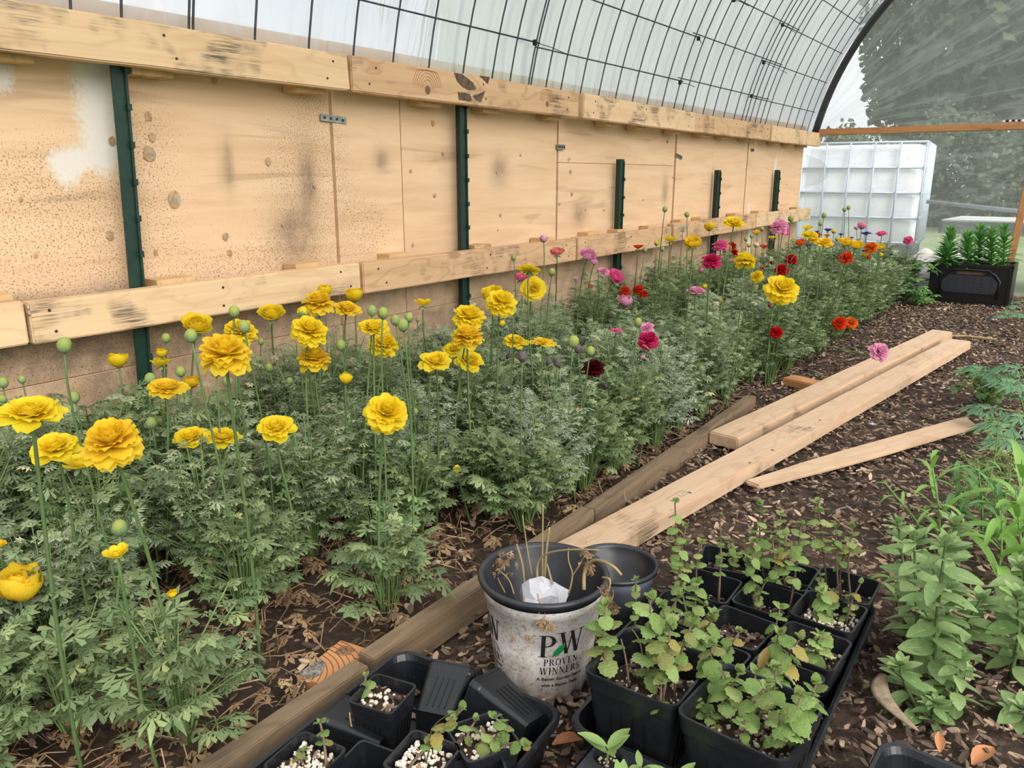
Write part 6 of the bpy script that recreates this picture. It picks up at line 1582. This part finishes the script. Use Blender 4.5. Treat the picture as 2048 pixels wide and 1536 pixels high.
# leafy parsley-like plant by the crate
def bushy(name, x, y, n, h, r_, mat, lab, seed, nl=3, wid=2.2, sz=(.03, .05), fl=None, cat='plant', grp=None):
    rnd = random.Random(seed); t = empty(name, (x, y, hgt(x, y))); tag(t, lab, cat, grp); lv = MB(); st = MB()
    for i in range(n):
        a = rnd.uniform(0, 6.28); hh = h * rnd.uniform(.3, 1); out = r_ * rnd.uniform(.15, 1); top = Vector((math.cos(a) * out, math.sin(a) * out, hh)); mid = Vector((top.x * .3, top.y * .3, hh * .7))
        st.tube([(0, 0, -.005), mid, top], [.0022, .0016, .001], 4, caps=False)
        for k in range(3): az = a + (k - 1) * 1.1; lobed_leaf(lv, top, Vector((math.cos(az), math.sin(az), rnd.uniform(-.3, .4))), Vector((rnd.uniform(-.4, .4), rnd.uniform(-.4, .4), 1)), rnd.uniform(*sz), nl, wid, rnd, 0, 3, .5)
    st.obj('leaf_stalks', M['stalk'], t); lv.obj('leaves', M[mat], t)
    if fl:
        for (fx, fy, fz) in fl:
            f = empty('flower', Vector((fx, fy, fz)) - Vector(t.location), 0, t); s_ = MB()
            for k in range(5): petal_geo(s_, k * 1.257, 84, 80, .006, .0035, .2, rnd, 0, .0005, 3, 2)
            s_.obj('petals', PC['Y'], f); q = MB(); q.tube([Vector((x, y, 0)) - Vector((fx, fy, fz)), Vector((0, 0, -.001))], .0008, 4); q.obj('stalk', M['stalk'], f)
    return t
bushy('parsley_plant', -.84, 5.30, 26, .27, .17, 'parsley', 'dark lobed leafy plant before the white fabric, left of the crate', 1, 3, 2.2, (.04, .07))
bushy('parsley_plant', -.74, 5.16, 20, .12, .12, 'parsley', 'low leafy clump against the left side of the crate', 2, 3, 2.2, (.03, .05))
fp = [gz(1939, 767, .13), gz(2013, 771, .13), gz(1997, 734, .17)]
bushy('buttercup_plant', -.178, 2.94, 60, .13, .11, 'parsley', 'bright green small-leaved clump with tiny yellow flowers at the right', 3, 3, 1.6, (.015, .028), fp)
# large palmate plant at the right edge
def palmate(cx, cy, leaves, lab):
    t = empty('palmate_plant', (cx, cy, 0)); tag(t, lab, 'plant'); rnd = random.Random(9)
    for (u, v, y, s, az) in leaves:
        p_ = gy(u, v, y) - Vector((cx, cy, 0)); b = MB(); b.tube([(0, 0, 0), (p_.x * .25, p_.y * .25, p_.z * .7), p_], [.003, .0025, .0015], 5); b.obj('leaf_stalk', M['stalk'], t, True)
        l = MB()
        for k in range(5): a = az + (k - 2) * .62; lobed_leaf(l, Vector((0, 0, 0)), Vector((math.cos(a), math.sin(a), .15)), Vector((0, 0, 1)), s * (1 - .10 * abs(k - 2)), 3, .8, rnd, 0, 3, .5)
        link('leaf', l.mesh('leaf', M['geran']), t, p_)
palmate(-.045, 2.74, [(2000, 745, 2.78, .10, 3.0), (2040, 735, 2.75, .11, 2.4), (2035, 762, 2.6, .11, 3.6), (1985, 815, 2.62, .11, 3.4), (2045, 800, 2.7, .08, 1.0), (2025, 850, 2.35, .12, 3.5), (2048, 830, 2.5, .10, 5.0), (2030, 880, 2.25, .10, 4.4), (1965, 735, 2.9, .08, 3.2)], 'grey-green palmate-leaved plant at the right edge behind the lime fern')
palmate(.03, 4.7, [(2035, 612, 4.75, .07, 3.0), (2044, 604, 4.6, .07, 2.2), (2022, 622, 4.6, .07, 3.6), (2046, 628, 4.4, .07, 4.0), (2008, 632, 4.5, .06, 3.4)], 'dull green leafy weed at the right edge below the wooden stud')
# lime feathery plant
def feather(x, y, h, lab, seed):
    rnd = random.Random(seed); t = empty('feathery_plant', (x, y, 0)); tag(t, lab, 'plant'); l = MB(); l2 = MB(); l2.tube([(0, 0, 0), (.005, 0, h * .6), (0, 0, h)], [.002, .002, .001], 5)
    for k in range(34):
        s = .12 + .88 * (k / 34); p_ = Vector((0, 0, h * s)); az = k * 2.4; el = R(rnd.uniform(-10, 50)); d_ = Vector((math.cos(az) * math.cos(el), math.sin(az) * math.cos(el), math.sin(el))); ln = .05 * (1 - .35 * s)
        for q in range(5): pq = p_ + d_ * ln * (q + 1) / 5; lobed_leaf(l, pq, (d_ + Vector((rnd.gauss(0, .6), rnd.gauss(0, .6), rnd.gauss(.2, .5)))).normalized(), Vector((rnd.gauss(0, .5), rnd.gauss(0, .5), 1)), .016, 3, .35, rnd, 0, 1, .2)
        l2.tube([p_, p_ + d_ * ln], .0006, 3, caps=False)
    l.obj('feathery_leaves', M['lime'], t); l2.obj('stem', M['stalk'], t)
feather(-.095, 2.08, .19, 'upright lime green feathery fern-like plant at the right', 1); feather(-.055, 1.95, .15, 'lower lime feathery plant just in front of the upright one', 2); feather(-.125, 1.96, .12, 'lime feathery sprout at the left of its group', 3)

# strap-leaved weeds
def strap(n=8, w=.07, curl=1.2):
    b = MB(); vs = []; fs = []; x = z = 0.0
    for i in range(n + 1):
        s = i / n; a = R(60) - curl * 1.6 * s
        if i: x += math.cos(a) / n; z += math.sin(a) / n
        ww = w * (math.sin(math.pi * min(1, s * .9 + .1)) ** .6) * (1 - .2 * s)
        vs += [(x, -ww, z + .02), (x, 0, z), (x, ww, z + .02)]
    for i in range(n):
        for j in range(2): a = i * 3 + j; fs.append((a, a + 3, a + 4, a + 1))
    b.add(vs, fs); return b
ST = [strap(8, .075, c_).mesh('leaf', M['grassleaf'], True) for c_ in (.6, 1.0, 1.5)]
def weed(base, top, n, size, lab, seed, blue=False, name='strap_leaved_weed'):
    rnd = random.Random(seed); base = Vector(base); rel = Vector(top) - base; t = empty(name, base); tag(t, lab, 'plant')
    b = MB(); b.tube([(0, 0, -.01), rel * .5 + Vector((.004, .004, 0)), rel], [.0026, .0022, .0015], 5); b.obj('stem', M['stalk'], t, True)
    for k in range(n):
        s = .15 + .85 * k / n; az = k * 2.4 + rnd.uniform(-.4, .4); leaf_at(ST[rnd.randrange(3)], t, rel * s, az, R(rnd.uniform(-15, 20)), size * 1.25 * (1.1 - .45 * s) * rnd.uniform(.8, 1.15), M['grassleaf2'] if blue else None)
for i, (bu, bv, tu, tv, n, s, lab, bl) in enumerate([
 (1885, 1120, 1860, 905, 12, .075, 'strap-leaved weed topped by a bright fork, left of its group', False), (1925, 1080, 1905, 935, 14, .08, 'dark strap-leaved weed right of the bright forked one', True),
 (1965, 1100, 1955, 920, 14, .085, 'strap-leaved weed with upright blade in the middle of the right edge group', True), (2005, 1130, 1990, 960, 14, .085, 'strap-leaved weed behind the tall snapdragons', True),
 (2040, 1190, 2032, 980, 10, .15, 'bright broad strap-leaved grass at the right edge', False), (2046, 1110, 2044, 920, 9, .13, 'light green strap grass cut by the right edge', False),
 (1990, 1195, 2005, 1010, 9, .12, 'arching light green strap grass right of the snapdragons', False), (1795, 1220, 1790, 1130, 8, .06, 'small lime strap weed left of the snapdragons', False)]):
    b0 = gz(bu, bv, 0); weed(b0, gy(tu, tv, b0.y), n, s, lab, 300 + i, bl)
b0 = gz(1880, 1110, 0.0)   # leaning weed reaching left
t = weed(b0, gy(1765, 960, b0.y - .04), 10, .05, 'long weed leaning left over the bark, above the snapdragons', 320)

# snapdragons
SL = [blade(6, w_, f_, d_, prof=lambda s: (math.sin(math.pi * (s ** .8) * .97 + .03) ** .75)).mesh('leaf', [M['snap'], M['rib']], True) for w_, f_, d_ in ((.27, .15, .2), (.24, .3, .35), (.30, .1, .1))]
def snap(base, top, n, size, lab, seed, br=0):
    n += 2; size *= .94
    rnd = random.Random(seed); base = Vector(base); top = Vector(top); rel = top - base; t = empty('snapdragon_plant', base); tag(t, lab, 'plant', 'snapdragon plants at the right')
    bend = Vector((rnd.uniform(-.01, .01), rnd.uniform(-.01, .01), 0)); P_ = lambda s: rel * s + bend * math.sin(math.pi * s)
    b = MB(); b.tube([P_(i / 6) if i else Vector((0, 0, -.008)) for i in range(7)], [.0032 * (1.1 - .5 * i / 6) for i in range(7)], 6); b.obj('stem', M['stem'], t, True)
    az = rnd.uniform(0, 6)
    for k in range(n):
        s = .12 + .83 * k / (n - 1)
        for sg in (0, math.pi):
            leaf_at(SL[rnd.randrange(3)], t, P_(s), az + sg + rnd.uniform(-.25, .25), R(rnd.uniform(-18, 22) + 15 * s), size * (1.0 if s < .7 else 1.15 - .5 * (s - .7) / .3) * rnd.uniform(.8, 1.12), None, rnd.uniform(-.4, .4))
        if rnd.random() < .6 and s < .85:
            q = P_(s) + Vector((math.cos(az + 1.3), math.sin(az + 1.3), .4)) * size * .22
            for j in range(3): leaf_at(SL[j], t, q, az + 1.3 + (j - 1) * 1.0, R(30), size * .5)
        az += 1.57 + rnd.uniform(-.3, .3)
    for k in range(9): leaf_at(SL[k % 3], t, P_(1 - .01 * k), k * 2.4, R(70 - 5 * k), size * (.30 + .05 * k))
for i, (bu, bv, tu, tv, n, s, lab) in enumerate([
 (1868, 1395, 1893, 1078, 11, .056, 'tallest snapdragon plant, in the middle of the right side'), (1838, 1330, 1828, 1068, 9, .048, 'snapdragon just left of the tallest, with smaller leaves'),
 (1810, 1275, 1795, 1040, 7, .040, 'snapdragon at the left rear of its group'), (1905, 1330, 1965, 1195, 7, .052, 'snapdragon leaning right with long narrow leaves'),
 (1900, 1290, 1912, 1040, 8, .050, 'snapdragon behind the tallest, top in the strap weeds'), (1848, 1440, 1800, 1330, 5, .046, 'low snapdragon shoot at the left front of its group'),
 (1865, 1450, 1872, 1405, 4, .034, 'lowest little snapdragon shoot beside the bark curl'), (1905, 1420, 1915, 1310, 5, .042, 'short snapdragon shoot at the right front of its group'),
 (2020, 1350, 2035, 1190, 7, .055, 'snapdragon cut by the right edge, upper'), (2040, 1320, 2046, 1130, 6, .055, 'snapdragon behind the one at the right edge'),
 (2050, 1455, 2046, 1420, 3, .048, 'small snapdragon shoot at the right edge near the bottom'), (1885, 1360, 1862, 1240, 6, .055, 'snapdragon with the broadest leaves at the middle of the group')]):
    b0 = gz(bu, bv, 0); snap(b0, gy(tu, tv, b0.y), n, s, lab, 400 + i)

# bark curl, dry leaves, small debris
p = gz(1790, 1415, .02)
b = MB(); vs = []; fs = []; A0, A1 = gz(1765, 1350, .035), gz(1835, 1462, .015)
for i in range(11):
    s = i / 10; c_ = A0.lerp(A1, s) + Vector((-.020, -.006, 0)) * math.sin(math.pi * s); w_ = .013 * math.sin(math.pi * (s * .9 + .08)) ** .7
    for j in range(5): a = R(-70 + 35 * j); vs.append((c_.x + w_ * math.sin(a), c_.y + w_ * .3 * math.sin(a), c_.z + w_ * math.cos(a) * .35))
for i in range(10):
    for j in range(4): a = i * 5 + j; fs.append((a, a + 1, a + 6, a + 5))
b.add(vs, fs); o = b.obj('bark_curl', M['barkcurl'], smooth=True); tag(o, 'curled strip of pale bark left of the snapdragon bases', 'bark')
sm_ = o.modifiers.new('thick', 'SOLIDIFY'); sm_.thickness = .0008
dl = blade(5, .22, .5, .3, rib=False).mesh('leaf_blade', [M['dryleaf']], True)
for (u, v, z, s, az, el, lab) in [(1945, 1530, .01, .05, 1.2, 20, 'orange dry leaf right of the bottom right tray'), (1880, 1505, .012, .03, 1.8, 35, 'small pointed orange dry leaf behind the bottom right tray'), (1745, 1192, .01, .035, 1.4, 60, 'dry reddish leaf right of the far right pot'), (1195, 1500, .01, .05, 1.0, 10, 'pale dry leaf on the bark between the two trays'), (1240, 930, .03, .05, 2.5, 20, 'orange dry leaf on soil at the bed edge')]:
    p_ = gz(u, v, z)
    if u == 1195: p_ = gz(1105, 1490, .01)
    o = link('fallen_leaf', dl, None, p_, (0, -R(el), az), s); tag(o, lab, 'leaf')
x, y, z = pp['R3']; o = link('fallen_leaf', dl, None, gy(1522, 1342, y - .01), (0, -R(80), 1.3), .034); o.material_slots[0].link = 'OBJECT'; o.material_slots[0].material = simple('olive_brown_leaf', L(134, 112, 62), .7, var=L(150, 130, 78), scale=6); tag(o, 'upright brown dry leaf between the right pots', 'leaf')
# white-speckled pebbles and scraps on the path
for (u, v, s, lab) in [(1748, 1355, .0, ''), (1990, 640, .012, 'small grey stone at the far right of the path'), (1745, 848, .008, 'small white pebble in the bark right of the planks'), (1840, 770, .010, 'flat pale stone beside the long plank')]:
    if s: b = MB(); b.blob((0, 0, 0), s, int(u), 8, 6, .15, sz=(1.6, 1, .4)); o = b.obj('pebble', M['paper'], loc=gz(u, v, .008)); tag(o, lab, 'stone')
b = MB()
for k in range(5): b.tube([(.004 * k, 0, .002 * k), (.01 + .005 * k, .012, .006), (.03, .006 * k, .002)], .0012, 4)
o = b.obj('blue_twine', simple('blue_plastic', L(70, 100, 150), .5), loc=gz(1990, 722, .012)); tag(o, 'scrap of blue twine on the bark at the right', 'twine')
